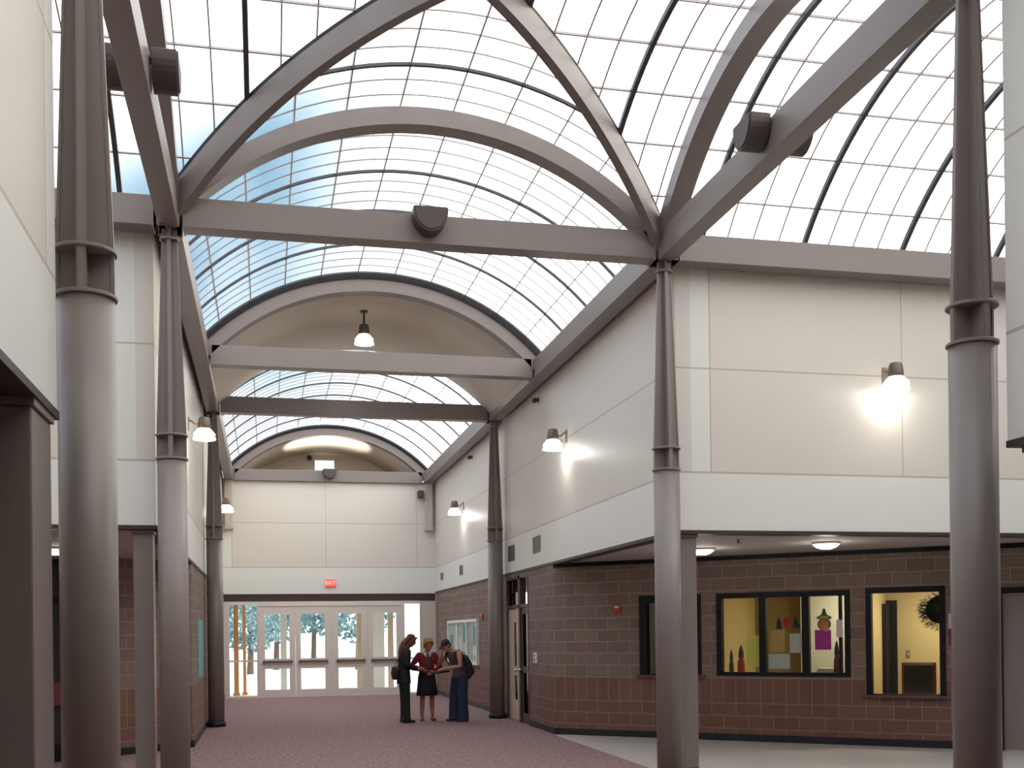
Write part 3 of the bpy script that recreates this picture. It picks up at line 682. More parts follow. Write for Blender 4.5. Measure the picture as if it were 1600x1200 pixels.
# office rooms
def oroom(nm, lb, args, m): M = MB(); ob(M, *args); tag(M.obj(nm, m), lb, 'wall' if 'wall' in nm else nm.split('_')[0], kind='structure')
oroom('wall_office_back', 'tan back wall inside the office behind the wide window', (1.2, 5.2, 2.6, 2.7, 0, 2.7), 'office_tan')
oroom('wall_office_room_back', 'yellow back wall inside the office with the chair', (5.2, 8.6, 2.2, 2.3, 0, 2.7), 'office_wall')
oroom('wall_partition', 'partition between the two office rooms', (5.16, 5.24, .21, 2.6, 0, 2.7), 'office_wall')
oroom('wall_office_side', 'left side wall inside the office', (1.1, 1.2, .21, 2.7, 0, 2.7), 'soffit')
oroom('wall_office_divider', 'added dividing wall left of the wide office window, keeping lamp light out', (2.78, 2.86, .21, 2.6, 0, 2.7), 'office_wall')  # partition added to keep the room behind the half hidden window dark
oroom('wall_booth_back', 'brown back wall behind the half hidden office window', (1.2, 2.78, 1.2, 1.3, 0, 2.7), 'steel')
oroom('wall_office_end', 'right side wall inside the office', (8.6, 8.7, .21, 2.3, 0, 2.7), 'office_wall')
oroom('ceiling_office', 'white ceiling of the office', (1.1, 8.7, .21, 2.7, 2.7, 2.75), 'white_paint')
oroom('floor_office', 'brown carpet floor of the office', (1.1, 8.7, .21, 2.7, .002, .006), 'office_floor')
oroom('wall_alcove', 'pale wall section of the office behind the right pane of the wide window', (3.75, 4.55, 2.35, 2.6, 0, 2.7), 'paper_white')
def ceil_panel(lb, a, d_, pw):
    t = thing('ceiling_light', lb, 'ceiling light', OP(a, d_, 2.7), group='office ceiling lights')
    M = MB(); ob(M, a-.31, a+.31, d_-.31, d_+.31, 2.665, 2.699); M.obj('frame', 'white_paint', t)
    M = MB(); ob(M, a-.28, a+.28, d_-.28, d_+.28, 2.655, 2.664); M.obj('diffuser', 'dome_glass', t)
    c = OP(a, d_, 2.63); light('office_lamp', 'AREA', c, pw, (1, .86, .58), .5, t)
ceil_panel('square ceiling light of the office behind the wide window', 4.85, 1.5, 15)
ceil_panel('square ceiling light of the office with the chair', 6.4, 1.1, 26)
# counter and things on it
t = thing('counter', 'pale counter inside the office below the wide window', 'counter', OP(4.0, .45, 0))
M = MB(); ob(M, 2.88, 5.1, .215, .75, 1.0, 1.04); M.obj('worktop', 'paper_tan', t, bevel=.005)
M = MB(); ob(M, 2.9, 5.08, .24, .70, .01, 1.0); M.obj('cabinet_body', 'office_tan', t)
def bottle(lb, a, d_, z, rb, h, mb, mc, s=1):
    c = OP(a, d_, z); t = thing('bottle', lb, 'bottle', c)
    M = MB(); M.lathe([(rb*.96, 0), (rb, .01), (rb*.94, h*.45), (rb*.55, h*.58)], c, 20); M.obj('body', mb, t)
    M = MB(); M.lathe([(rb*.55, h*.58), (rb*.75, h*.62), (rb*.62, h*.8), (rb*.3, h*.95), (rb*.12, h)], c, 20); M.obj('cap', mc, t)
bottle('red bottle with a tall black top in the left pane of the wide office window', 3.25, .32, 1.04, .062, .50, 'red', 'black')
bottle('slim dark bottle left of the red one in the wide office window', 3.08, .34, 1.04, .04, .42, 'black', 'black')
bottle('dark red bottle with black top in the right pane of the wide office window', 4.79, .30, 1.04, .05, .56, 'dark_red', 'black')
def book(lb, a, d_, z, sx, sy, h, m):
    t = thing('book', lb, 'book', OP(a, d_, z)); M = MB(); ob(M, a-sx/2, a+sx/2, d_-sy/2, d_+sy/2, z, z+.006); ob(M, a-sx/2, a+sx/2, d_-sy/2, d_+sy/2, z+h-.006, z+h); ob(M, a-sx/2, a-sx/2+.008, d_-sy/2, d_+sy/2, z+.006, z+h-.006); M.obj('cover', m, t)
    M = MB(); ob(M, a-sx/2+.009, a+sx/2-.008, d_-sy/2+.006, d_+sy/2-.006, z+.0065, z+h-.0065); M.obj('pages', 'paper_white', t)
book('red book lying on the counter beside the red bottle', 3.47, .36, 1.04, .26, .2, .035, 'red')
book('black book lying on the counter in the middle pane', 3.84, .36, 1.04, .14, .2, .05, 'black')
t = thing('paper_stack', 'sloping stack of white papers on the counter in the right pane', 'papers', OP(4.62, .42, 1.04))
M = MB()
for k in range(9):
    ob(M, 4.42+.008*k, 4.78+.004*k, .30+.006*(k % 3), .56+.005*(k % 2), 1.041+.014*k, 1.053+.014*k)
M.obj('sheets', 'white_paint', t)
def notice(lb, a0, a1, z0, z1, m, extra=None, cat='notice', d_=.072):
    M = MB(); ob(M, a0, a1, d_, d_+.002, z0, z1)
    return tag(M.obj('notice', m), lb, cat, group='papers taped inside the office window', kind='thing')
notice('tall yellow sheet taped in the left pane of the wide office window', 3.415, 3.635, 1.19, 1.70, 'paper_yellow')
notice('tan sheet taped in the middle pane of the wide office window', 3.80, 4.03, 1.44, 1.78, 'paper_tan')
notice('upright white sheet at the right of the middle pane', 4.11, 4.315, 1.42, 1.725, 'paper_white')
notice('white sheet lying crosswise low in the middle pane', 3.765, 4.11, 1.165, 1.40, 'paper_white')
notice('magenta sheet under the paper face in the right pane', 4.505, 4.755, 1.465, 1.775, 'paper_magenta')
notice('small lilac sheet on the thin upright of the right pane', 4.85, 4.945, 1.66, 1.93, 'paper_lilac', d_=-.004)
# two small dark cut-outs with a red one between them
t = thing('paper_cutout', 'row of small red and black paper shapes taped in the middle pane', 'decoration', OP(4.06, .07, 1.9))
def disc(M, a, z, ra, rz, d_, n=18, dd=.003, flat=None):
    ring = [(a+ra*math.cos(2*math.pi*k/n), z+rz*math.sin(2*math.pi*k/n)) for k in range(n)]
    poly(M, ring, d_, dd)
def poly(M, ring, d_, dd=.003):
    A = [tuple(OP(a, d_, z)) for a, z in ring]; B = [tuple(OP(a, d_+dd, z)) for a, z in ring]
    M.face(A); M.face(B[::-1])
    for k in range(len(A)): j = (k+1) % len(A); M.face([A[k], B[k], B[j], A[j]])
M = MB(); disc(M, 4.06, 1.90, .065, .085, .074); M.obj('red_shape', 'red', t)
M = MB(); poly(M, [(3.90, 1.80), (3.99, 1.80), (3.98, 1.90), (3.94, 2.0), (3.91, 1.93)], .07); M.obj('black_shape', 'black', t)
M = MB(); poly(M, [(4.17, 1.82), (4.27, 1.82), (4.24, 1.93), (4.21, 2.02), (4.18, 1.93)], .07); M.obj('black_shape', 'black', t)
t = thing('paper_scarecrow', 'paper harvest face with a brown hat taped above the magenta sheet', 'decoration', OP(4.65, .07, 1.95))
M = MB(); disc(M, 4.65, 1.865, .105, .10, .074); M.obj('hair_ring', 'tree_trunk', t)
M = MB(); disc(M, 4.65, 1.855, .075, .085, .071); M.obj('face', 'paper_orange', t)
M = MB(); disc(M, 4.68, 1.80, .045, .05, .0685, dd=.002); M.obj('collar', 'paper_straw', t)
M = MB(); poly(M, [(4.53, 1.975), (4.545, 1.945), (4.755, 1.945), (4.77, 1.975), (4.72, 2.0), (4.69, 2.02), (4.665, 2.11), (4.635, 2.11), (4.61, 2.02), (4.58, 2.0)], .07); M.obj('hat', 'tree_trunk', t)
M = MB(); poly(M, [(4.575, 1.955), (4.725, 1.955), (4.705, 1.995), (4.595, 1.995)], .067, .002); M.obj('hat_band', 'paper_straw', t)
# right office: dark doorway, chair, wreath
t = thing('door_8', 'dark doorway frame on the yellow office wall', 'door', OP(5.0, 2.15, 0), kind='structure')
M = MB(); ob(M, 5.25, 5.31, 1.75, 2.19, 0, 2.2); ob(M, 5.25, 5.42, 2.13, 2.195, 0, 2.26); M.obj('door_frame', 'frame_dark', t)
t = thing('wall_socket', 'small switch plate on the yellow office wall above the chair', 'switch', OP(5.58, 2.19, 1.33))
M = MB(); ob(M, 5.56, 5.62, 2.185, 2.199, 1.29, 1.41); M.obj('plate', 'ballast', t)
M = MB(); ob(M, 5.58, 5.60, 2.178, 2.186, 1.33, 1.37); M.obj('toggle', 'paper_white', t)
c0 = OP(5.89, 1.3, 0)
t = thing('office_chair', 'dark high-backed office chair behind the tall office window', 'chair', c0)
M = MB(); ob(M, 5.67, 6.13, 1.02, 1.10, .62, 1.22); M.obj('backrest', 'black', t, bevel=.03)
M = MB(); ob(M, 5.64, 6.16, 1.10, 1.13, .58, 1.24); M.obj('back_shell', 'maroon', t, bevel=.012)
M = MB(); ob(M, 5.64, 6.16, 1.14, 1.62, .46, .56); M.obj('seat', 'black', t, bevel=.04)
for a in (5.60, 6.16):
    M = MB(); sweep(M, [(*OP(a+.02, 1.14, .56), .02), (*OP(a+.02, 1.16, .72), .02), (*OP(a+.02, 1.5, .72), .02), (*OP(a+.02, 1.52, .54), .02)], n=10); M.obj('armrest', 'maroon', t)
M = MB(); M.lathe([(.03, .08), (.03, .46)], OP(5.90, 1.36), 14)
M.obj('gas_lift', 'black', t)
for k in range(5):
    a = k*1.2566; M = MB(); p = OP(5.90, 1.36); M.tube([(p.x, p.y, .10), (p.x+.15*math.cos(a), p.y+.15*math.sin(a), .085), (p.x+.27*math.cos(a), p.y+.27*math.sin(a), .06)], .018)
    M.lathe([(.0, .0), (.028, .004), (.03, .03), (.02, .055)], (p.x+.27*math.cos(a), p.y+.27*math.sin(a), .005), 10); M.obj('base_leg', 'black', t)
c = OP(6.33, .26, 2.06)
t = thing('wreath', 'dark green wreath with a red bow hanging inside the tall office window', 'wreath', c)
rw = random.Random(3); M = MB()
tv = Vector((OT[0], OT[1], 0)); nv = Vector((OB[0], OB[1], 0)); zv = Vector((0, 0, 1))
for k in range(2400):
    th_ = rw.uniform(0, 6.283); ph = rw.uniform(0, 6.283); rr = .15+.16*math.sqrt(rw.random())*math.cos(ph)
    p = c+tv*rr*math.cos(th_)+zv*rr*math.sin(th_)+nv*.05*math.sin(ph)
    d_ = (tv*math.cos(th_+rw.uniform(-.9, .9))+zv*math.sin(th_+rw.uniform(-.9, .9))+nv*rw.uniform(-.5, .5)).normalized()*rw.uniform(.05, .11)
    s_ = d_.orthogonal().normalized()*.008; M.face([p-s_, p+s_, p+d_])
M.lathe([(.001, 0)], c, 3) if 0 else None
M.obj('needles', 'green', t)
M = MB(); ring = [c+tv*.15*math.cos(2*math.pi*k/28)+zv*.15*math.sin(2*math.pi*k/28) for k in range(29)]
sweep(M, [(*(c-nv*.045), .15), (*(c-nv*.02), .21), (*(c+nv*.03), .20)], n=22, cap=0); M.obj('hoop', 'green', t)
M = MB(); b0 = c+zv*-.17+tv*.12-nv*.10
for sg in (-1, 1): sweep(M, [(*b0, .012, .01), (*(b0+tv*sg*.05+zv*.035), .034, .018), (*(b0+tv*sg*.085+zv*.02), .022, .012)], n=10); sweep(M, [(*b0, .012, .006), (*(b0+tv*sg*.035-zv*.10), .02, .006)], n=8)
M.obj('bow', 'red', t)
# poster and fixtures on the block walls
t = thing('poster', 'small lilac and maroon poster beside the tall office window', 'poster', OP(6.6, -.01, 1.55))
M = MB(); ob(M, 6.47, 6.72, -.006, -.001, 1.53, 1.77); M.obj('lower_sheet', 'maroon', t)
M = MB(); ob(M, 6.47, 6.72, -.006, -.001, 1.775, 2.0); M.obj('upper_sheet', 'paper_lilac', t)
def strobe(lb, p, t_, nb):
    t = thing('fire_alarm', lb, 'fire alarm', (*p, 2.1))
    M = MB(); M.obox(p, t_, nb, -.06, .06, -.035, -.001, 2.10, 2.24); M.obj('housing', 'alarm_red', t, bevel=.006)
    M = MB(); M.obox(p, t_, nb, -.035, .035, -.065, -.036, 2.185, 2.225); M.obj('strobe_lens', 'white_cloth', t)
    M = MB(); M.obox(p, t_, nb, -.045, .045, -.045, -.036, 2.11, 2.17); M.obj('horn_grille', 'alarm_red', t)
strobe('red fire alarm on the block wall left of the office windows', tuple(OP(1.21, 0))[:2], OT, OB)
strobe('red fire alarm on the corridor wall beyond the right column', (WE, 12.47), (0, 1), (1, 0))
t = thing('intercom', 'white intercom panel on the block wall beside the corridor doorway', 'intercom', (WE, 7.45, 1.22))
M = MB(); M.box(WE-.03, WE-.001, 7.34, 7.56, 1.21, 1.41); M.obj('housing', 'white_paint', t, bevel=.006)
for z in (1.25, 1.33):
    M = MB(); M.box(WE-.036, WE-.031, 7.39, 7.51, z, z+.05); M.obj('button_panel', 'ballast', t)
# display case on the right corridor wall
t = thing('display_case', 'long framed display case on the right corridor wall behind the people', 'display case', (WE, 15.05, 1.0))
M = MB(); a, b_, z0, z1 = 12.98, 17.2, 1.02, 2.13
for q in ((a, a+.07, z0, z1), (b_-.07, b_, z0, z1), (a+.07, b_-.07, z0, z0+.07), (a+.07, b_-.07, z1-.07, z1), (14.30, 14.42, z0+.07, z1-.07), (15.7, 15.8, z0+.07, z1-.07)):
    M.box(WE-.07, WE-.001, q[0], q[1], q[2], q[3])
M.obj('frame', 'white_paint', t)
M = MB(); M.box(WE-.02, WE-.002, a+.06, b_-.06, z0+.06, z1-.06); M.obj('backing', 'paper_white', t)
for k, (p, q, z, m_) in enumerate(((13.15, 13.6, 1.5, 'teal'), (13.75, 14.2, 1.2, 'paper_lilac'), (14.55, 15.0, 1.55, 'teal'), (15.1, 15.6, 1.25, 'white_paint'), (15.95, 16.4, 1.5, 'paper_white'), (16.5, 17.0, 1.3, 'teal'))):
    M = MB(); M.box(WE-.026, WE-.021, p, q, z, z+.45); M.obj('sheet', m_, t)
for p, q in ((a+.07, 14.30), (14.42, 15.7), (15.8, b_-.07)):
    M = MB(); M.box(WE-.052, WE-.046, p-.01, q+.01, z0+.06, z1-.06); M.obj('pane', 'glass', t)
NO = (WW, 6.0)
d = thing('door_9', 'black glazed door on the diagonal left wall behind the near left column', 'door', (NO[0]+LT[0]*2.66, NO[1]+LT[1]*2.66, 0), kind='structure')
M = MB()
for q in ((2.165, 2.25, .01, 2.94), (3.07, 3.155, .01, 2.94), (2.25, 3.07, .01, .25), (2.25, 3.07, 2.3, 2.4), (2.25, 3.07, 2.86, 2.94)): M.obox(NO, LT, LB, q[0], q[1], .02, .08, q[2], q[3])
M.obj('door_frame', 'frame_dark', d)
M = MB(); M.obox(NO, LT, LB, 2.24, 3.08, .045, .055, .24, 2.31); M.obox(NO, LT, LB, 2.24, 3.08, .045, .055, 2.39, 2.87); M.obj('pane', 'black', d)
M = MB(); M.obox(NO, LT, LB, 2.26, 3.06, .005, .044, .82, 1.15); M.obj('push_panel', 'dark_red', d, label='dark red push panel')
t = thing('poster', 'teal poster on the left corridor wall', 'poster', (WW, 8.3, 1.05))
M = MB(); M.box(WW+.001, WW+.006, 7.55, 9.0, 1.06, 2.10); M.obj('sheet', 'teal', t)
# vents on the white band
def vent(lb, ya, yb, z0, z1):
    t = thing('wall_vent', lb, 'vent', (WE, (ya+yb)/2, z0), group='square wall vents')
    M = MB(); M.box(WE-.012, WE-.001, ya, yb, z0, z0+.025); M.box(WE-.012, WE-.001, ya, yb, z1-.025, z1); M.box(WE-.012, WE-.001, ya, ya+.025, z0+.025, z1-.025); M.box(WE-.012, WE-.001, yb-.025, yb, z0+.025, z1-.025); M.obj('frame', 'fixture_bronze', t)
    M = MB()
    n_ = 9
    for k in range(n_):
        z = z0+.025+(z1-z0-.05)*(k+.2)/n_; M.box(WE-.008, WE-.003, ya+.025, yb-.025, z, z+(z1-z0)*.05)
    M.box(WE-.0028, WE-.001, ya+.025, yb-.025, z0+.025, z1-.025)
    M.obj('louvres', 'fixture_bronze', t)
vent('square brown vent on the white band beside the slim right column', 9.12, 9.68, 3.26, 3.58)
vent('square brown vent on the white band, nearest the viewer', 7.0, 7.55, 3.28, 3.58)
vent('tiny brown vent on the white band, farthest down the corridor', 18.2, 18.6, 3.32, 3.52)
vent('tiny brown vent on the white band beyond the slim right column', 15.05, 15.5, 3.29, 3.54)
def sensor(lb, y):
    t = thing('wall_sensor', lb, 'sensor', (WE, y, 6.0))
    M = MB(); M.box(WE-.03, WE-.001, y-.03, y+.03, 6.02, 6.10); M.obj('bracket', 'fixture_bronze', t)
    M = MB(); M.lathe([(.0, -.06), (.035, -.05), (.045, -.02), (.045, .06), (.03, .07)], (WE-.075, y, 6.05), 14, axis='y'); M.obj('head', 'fixture_brown', t)
sensor('small dark sensor high on the right wall under the eave beam', 7.0); sensor('small dark sensor high on the right wall near the entrance', 13.57)
t = thing('exit_sign', 'red exit sign on the white band over the entrance doors', 'exit sign', (2.83, BE-.05, 3.18))
M = MB(); M.box(2.675, 2.985, BE-.075, BE-.021, 3.185, 3.40); M.obj('housing', 'exit_red', t, bevel=.006)
cu = bpy.data.curves.new('exit_text', 'FONT'); cu.body = 'EXIT'; cu.size = .15; cu.align_x = 'CENTER'; cu.align_y = 'CENTER'; cu.extrude = .002
tmp = bpy.data.objects.new('tmp', cu); COL.objects.link(tmp); bpy.context.view_layer.update()
me = bpy.data.meshes.new_from_object(tmp.evaluated_get(bpy.context.evaluated_depsgraph_get())); bpy.data.objects.remove(tmp)
me.materials.clear(); me.materials.append(MATS['exit_letter'])
lo = bpy.data.objects.new('lettering', me); COL.objects.link(lo); lo.parent = t; lo.location = (0, -.028, .112); lo.rotation_euler = (math.pi/2, 0, 0)
# speakers by the end wall
t = thing('speaker', 'dark speaker hanging beside the right stub pilaster of the end wall', 'speaker', (5.47, BE-.16, 5.9))
M = MB(); M.box(5.38, 5.56, BE-.30, BE-.10, 5.78, 6.0); M.obj('cabinet', 'fixture_brown', t, bevel=.02)
M = MB(); M.box(5.44, 5.50, BE-.1, BE-.021, 5.87, 5.93); M.obj('bracket', 'fixture_brown', t)
t = thing('speaker', 'tiny dark speaker on the curved end wall beside the small window', 'speaker', (2.38, 22.55, 7.3))
M = MB(); M.lathe([(.0, -.11), (.07, -.10), (.085, -.05), (.06, 0)], (2.38, 22.595, 7.39), 16, axis='y'); M.obj('cone', 'fixture_brown', t)

# ------------------------------------------------------------------ lamps
def wall_lamp(lb, p, nrm, pw, pend=False):
    """p: centre of the glass; nrm: direction from the wall to the lamp (2D)"""
    x, y, z = p; t = thing('pendant_lamp' if pend else 'wall_lamp', lb, 'lamp', (x, y, z), group='lamps with glass shades')
    M = MB(); M.lathe([(.075, .10), (.095, .105), (.10, .13), (.085, .24), (.075, .27), (.04, .28)], (x, y, z), 20); M.obj('ballast_housing', 'fixture_bronze' if not pend else 'fixture_brown', t)
    M = MB(); M.lathe([(.095, .10), (.13, .06), (.165, .02), (.17, .0), (.163, .0), (.158, .018), (.124, .056), (.09, .094)], (x, y, z), 24); M.obj('glass_shade', 'shade_glass', t)
    M = MB(); M.lathe([(.172, -.075), (.178, -.07), (.172, -.035), (.164, -.035), (.168, -.07)], (x, y, z), 24); M.obj('glass_ring', 'shade_glass', t)
    M = MB(); M.lathe([(.0, -.065), (.06, -.06), (.082, -.03), (.085, .03), (.07, .09)], (x, y, z), 20); M.obj('lamp_bulb', 'lamp_glow', t)
    if pend:
        zt = ZC+math.sqrt(RV*RV-(x-CX)**2)
        M = MB(); M.lathe([(.02, .27), (.02, zt-z-.03), (.07, zt-z-.025), (.07, zt-z)], (x, y, z), 16); M.obj('stem', 'fixture_brown', t)
    else:
        wx, wy = x-nrm[0]*WD, y-nrm[1]*WD
        M = MB(); sweep(M, [(x-nrm[0]*.08, y-nrm[1]*.08, z+.17, .018), (x-nrm[0]*.14, y-nrm[1]*.14, z+.165, .018), (wx+nrm[0]*.05, wy+nrm[1]*.05, z+.215, .018), (wx+nrm[0]*.012, wy+nrm[1]*.012, z+.22, .018)], n=10); M.obj('arm', 'ballast', t)
        tt = (-nrm[1], nrm[0]); M = MB(); M.obox((wx, wy), tt, nrm, -.045, .045, .001, .02, z+.06, z+.27); M.obj('wall_plate', 'ballast', t, bevel=.004)
    light('lamp_light', 'POINT', (x, y, z-.10), pw, (1, .98, .94), .06, t)
    return t
WD = .24
wall_lamp('lit lamp on the right wall over the office windows', (8.78, WN-WD, 4.87), (0, -1), 7)
wall_lamp('lit lamp on the right corridor wall nearest the viewer', (WE-WD, 5.15, 4.90), (-1, 0), 8)
wall_lamp('lit lamp on the right corridor wall farther down', (WE-WD, 14.8, 4.86), (-1, 0), 8)
wall_lamp('lit lamp on the left corridor wall nearest the viewer', (WW+WD+.03, 5.15, 4.92), (1, 0), 8)
wall_lamp('lit lamp on the left corridor wall farther down', (WW+WD+.03, 14.8, 4.86), (1, 0), 8)
wall_lamp('lit lamp hanging from the plain vaulted ceiling', (2.75, 7.15, 7.05), (0, 0), 14, pend=True)
def dome(lb, x, y, pw=5):
    t = thing('ceiling_light', lb, 'ceiling light', (x, y, ZS-.03), group='round soffit lights')
    M = MB(); M.lathe([(.19, -.03), (.195, -.026), (.195, -.001)], (x, y, ZS-.03), 28); M.obj('rim', 'white_paint', t)
    M = MB(); M.lathe([(.0, -.10), (.07, -.095), (.13, -.075), (.17, -.045), (.18, -.03)], (x, y, ZS-.03), 28); M.obj('diffuser', 'dome_glass', t)
    light('soffit_lamp', 'POINT', (x, y, ZS-.22), pw, (1, .95, .85), .12, t)
dome('round lit ceiling light over the half hidden office window', 7.25, 2.65)
dome('round lit ceiling light over the wide office window', 8.60, 1.45)
dome('round lit ceiling light under the soffit behind the near left column', -1.75, 3.1, 3)
t = thing('sprinkler', 'small sprinkler head in the soffit between the two round lights', 'sprinkler', (7.1, 1.05, ZS-.03))
M = MB(); M.lathe([(.035, -.008), (.04, -.001)], (7.1, 1.05, ZS-.03), 14); M.obj('escutcheon', 'chrome', t)
M = MB(); M.lathe([(.025, -.055), (.025, -.05), (.008, -.045), (.012, -.008)], (7.1, 1.05, ZS-.03), 12); M.obj('head', 'fixture_brown', t)

def uplight(lb, x, y, along, on=False):
    """half-round floodlight lying across a beam; along: beam direction 'x' or 'y'"""
    t = thing('uplight', lb, 'floodlight', (x, y, ZT), group='half-round uplights on the beams')
    r = .195; zt = ZT+.02
    prof = [(-r, zt)]+[(-r*math.cos(math.pi*k/16), zt-.04-.235*math.sin(math.pi*k/16)) for k in range(17)]+[(r, zt)]
    def P(u, v, z): return (x+u, y+v, z) if along == 'x' else (x+v, y+u, z)
    for s_ in (-1, 1):
        M = MB(); v0, v1 = s_*(HB+.002), s_*(HB+.20)
        A = [P(u, v0, z) for u, z in prof]; B = [P(u, v1, z) for u, z in prof]
        M.face(A); M.face(B[::-1])
        for k in range(len(A)): j = (k+1) % len(A); M.face([A[k], B[k], B[j], A[j]], smooth=False)
        hs = M.obj('housing', 'fixture_brown', t, bevel=.004)
        M = MB(); ins = [(u*.9, zt-.02-(zt-.02-z)*.9) for u, z in prof]
        A = [P(u, v1+s_*.001, z) for u, z in ins]; B = [P(u, v1+s_*.012, z) for u, z in ins]; M.face(A); M.face(B[::-1])
        for k in range(len(A)): j = (k+1) % len(A); M.face([A[k], B[k], B[j], A[j]])
        M.obj('end_cap', 'fixture_brown', hs)
        M = MB(); q = [P(-r*.9, v0+s_*.02, zt+.001), P(r*.9, v0+s_*.02, zt+.001), P(r*.9, v1-s_*.02, zt+.001), P(-r*.9, v1-s_*.02, zt+.001)]
        M.hexa(q+[(a, b_, c+.008) for a, b_, c in q]); M.obj('lens', 'white_paint', hs)
    M = MB(); q = [P(-.1, -HB-.24, zt+.0), P(.1, -HB-.24, zt), P(.1, HB+.24, zt), P(-.1, HB+.24, zt)]
    M = MB(); M.hexa([P(-.06, -HB-.01, ZT+.002), P(.06, -HB-.01, ZT+.002), P(.06, HB+.01, ZT+.002), P(-.06, HB+.01, ZT+.002), P(-.06, -HB-.01, ZT+.02), P(.06, -HB-.01, ZT+.02), P(.06, HB+.01, ZT+.02), P(-.06, HB+.01, ZT+.02)])
    M.obj('saddle', 'fixture_brown', t)
    if on: light('uplight_lamp', 'SPOT', P(0, HB+.3, zt+.1), 110, (1, .96, .86), .05, t, rot=(math.radians(170), 0, 0), spot_size=2.2)
uplight('dark half-round uplight on the long cross beam between the middle columns', 2.83, 0, 'x')
uplight('dark half-round uplight on the steep beam at the upper left', 0, -2.95, 'y')
uplight('dark half-round uplight on the steep beam at the upper right', SX, -2.9, 'y')
uplight('small brown half-round uplight on the tie beam over the end wall', 2.83, BE-.02, 'x', True)

# ------------------------------------------------------------------ people
def remeshed(M, name, m, parent, voxel=.011, smooth=4):
    o = M.obj('tmp_body', m, None, smooth=True)
    r = o.modifiers.new('r', 'REMESH'); r.mode = 'VOXEL'; r.voxel_size = voxel; r.use_smooth_shade = True
    sm = o.modifiers.new('s', 'SMOOTH'); sm.iterations = smooth; sm.factor = .5
    bpy.context.view_layer.update()
    me = bpy.data.meshes.new_from_object(o.evaluated_get(bpy.context.evaluated_depsgraph_get()))
    bpy.data.objects.remove(o)
    me.name = name; me.polygons.foreach_set('use_smooth', [True]*len(me.polygons))
    if not me.materials: me.materials.append(MATS[m])
    o2 = bpy.data.objects.new(name, me); COL.objects.link(o2); o2.parent = parent
    return o2
def V(*a): return Vector(a)
def ellipsoid(M, c, r, n=14, rows=9, R=None):
    c = Vector(c); pts = []
    for i in range(rows+1):
        a = math.pi*i/rows; rr = max(.04, math.sin(a)); ring = []
        for k in range(n):
            b = 2*math.pi*k/n; p = V(r[0]*rr*math.cos(b), r[1]*rr*math.sin(b), r[2]*math.cos(a))
            if R: p = R @ p
            ring.append(c+p)
        pts.append(ring)
    i0 = M.grid(pts, True, True)
    for row, rev in ((0, False), (rows, True)):
        q = [i0+row*n+k for k in range(n)]
        if rev: q.reverse()
        M.f.append(tuple(q)); M.uv.append([(0, 0)]*n); M.sm.append(True)
def head(M, c, R):
    """head centred at c (middle of the skull), face towards local -Y, rotated by R"""
    c = Vector(c); q = lambda x, y, z: tuple(c+R @ V(x, y, z))
    ellipsoid(M, c+R @ V(0, .012, .025), (.073, .092, .09), R=R)
    sweep(M, [(*q(0, -.018, .02), .066, .07), (*q(0, -.03, -.04), .058, .062), (*q(0, -.043, -.085), .04, .042), (*q(0, -.05, -.108), .022, .02)], n=12, side=tuple(R @ V(1, 0, 0)))
    sweep(M, [(*q(0, -.083, .012), .009), (*q(0, -.104, -.022), .014), (*q(0, -.092, -.034), .012)], n=8)          # nose
    for s_ in (-1, 1):
        sweep(M, [(*q(s_*.072, .012, .02), .012, .008), (*q(s_*.078, .018, -.008), .016, .009), (*q(s_*.072, .01, -.03), .010, .007)], n=8)   # ears
        sweep(M, [(*q(s_*.018, -.082, .024), .008), (*q(s_*.05, -.068, .022), .007)], n=6)                          # brows
    sweep(M, [(*q(-.022, -.083, -.062), .008), (*q(0, -.091, -.060), .010), (*q(.022, -.083, -.062), .008)], n=8)      # lips
def face_parts(t, c, R):
    c = Vector(c)
    for s_ in (-1, 1):
        M = MB(); ellipsoid(M, c+R @ V(s_*.031, -.080, .004), (.011, .008, .007), n=10, rows=6, R=R); M.obj('eye', 'eye', t, base=(0, 0, 0))
    M = MB(); sweep(M, [tuple(c+R @ V(-.02, -.0935, -.061))+(.005,), tuple(c+R @ V(0, -.1015, -.059))+(.006,), tuple(c+R @ V(.02, -.0935, -.061))+(.005,)], n=8); M.obj('mouth', 'lip', t, base=(0, 0, 0))
def hand(M, wrist, d, palm_n, curl=.5, side=1, s=1.0):
    """five separate fingers; d along the hand, palm_n out of the palm, side: where the thumb leaves"""
    w = Vector(wrist); d = Vector(d).normalized(); pn = Vector(palm_n); pn = (pn-d*pn.dot(d)).normalized(); l = d.cross(pn)*side
    sweep(M, [(*(w-d*.02), .026*s, .020*s), (*(w+d*.03*s), .036*s, .017*s), (*(w+d*.085*s), .040*s, .015*s)], n=10, side=tuple(l))
    for k, (off, ln) in enumerate(((.031, .068), (.011, .078), (-.010, .072), (-.030, .056))):
        p = w+d*.088*s+l*off*s; a = d; pts = [(*p, .0088*s)]
        for j, f in enumerate((.42, .32, .26)):
            ang_ = curl*(.45+.45*j)+.05*k; dd = d*math.cos(ang_)+pn*math.sin(ang_); p = p+dd*ln*f*s; pts.append((*p, (.0085-.0008*j)*s))
        sweep(M, pts, n=8)
    p0 = w+d*.025*s+l*.030*s; t1 = (d*.55+l*.75+pn*.25).normalized(); p1 = p0+t1*.04*s; t2 = (d*.8+l*.25+pn*.45).normalized(); p2 = p1+t2*.032*s; p3 = p2+(d*.7+pn*.6).normalized()*.022*s
    sweep(M, [(*p0, .013*s), (*p1, .0105*s), (*p2, .0095*s), (*p3, .008*s)], n=8)
def limb(M, pts, n=12): sweep(M, pts, n=n)
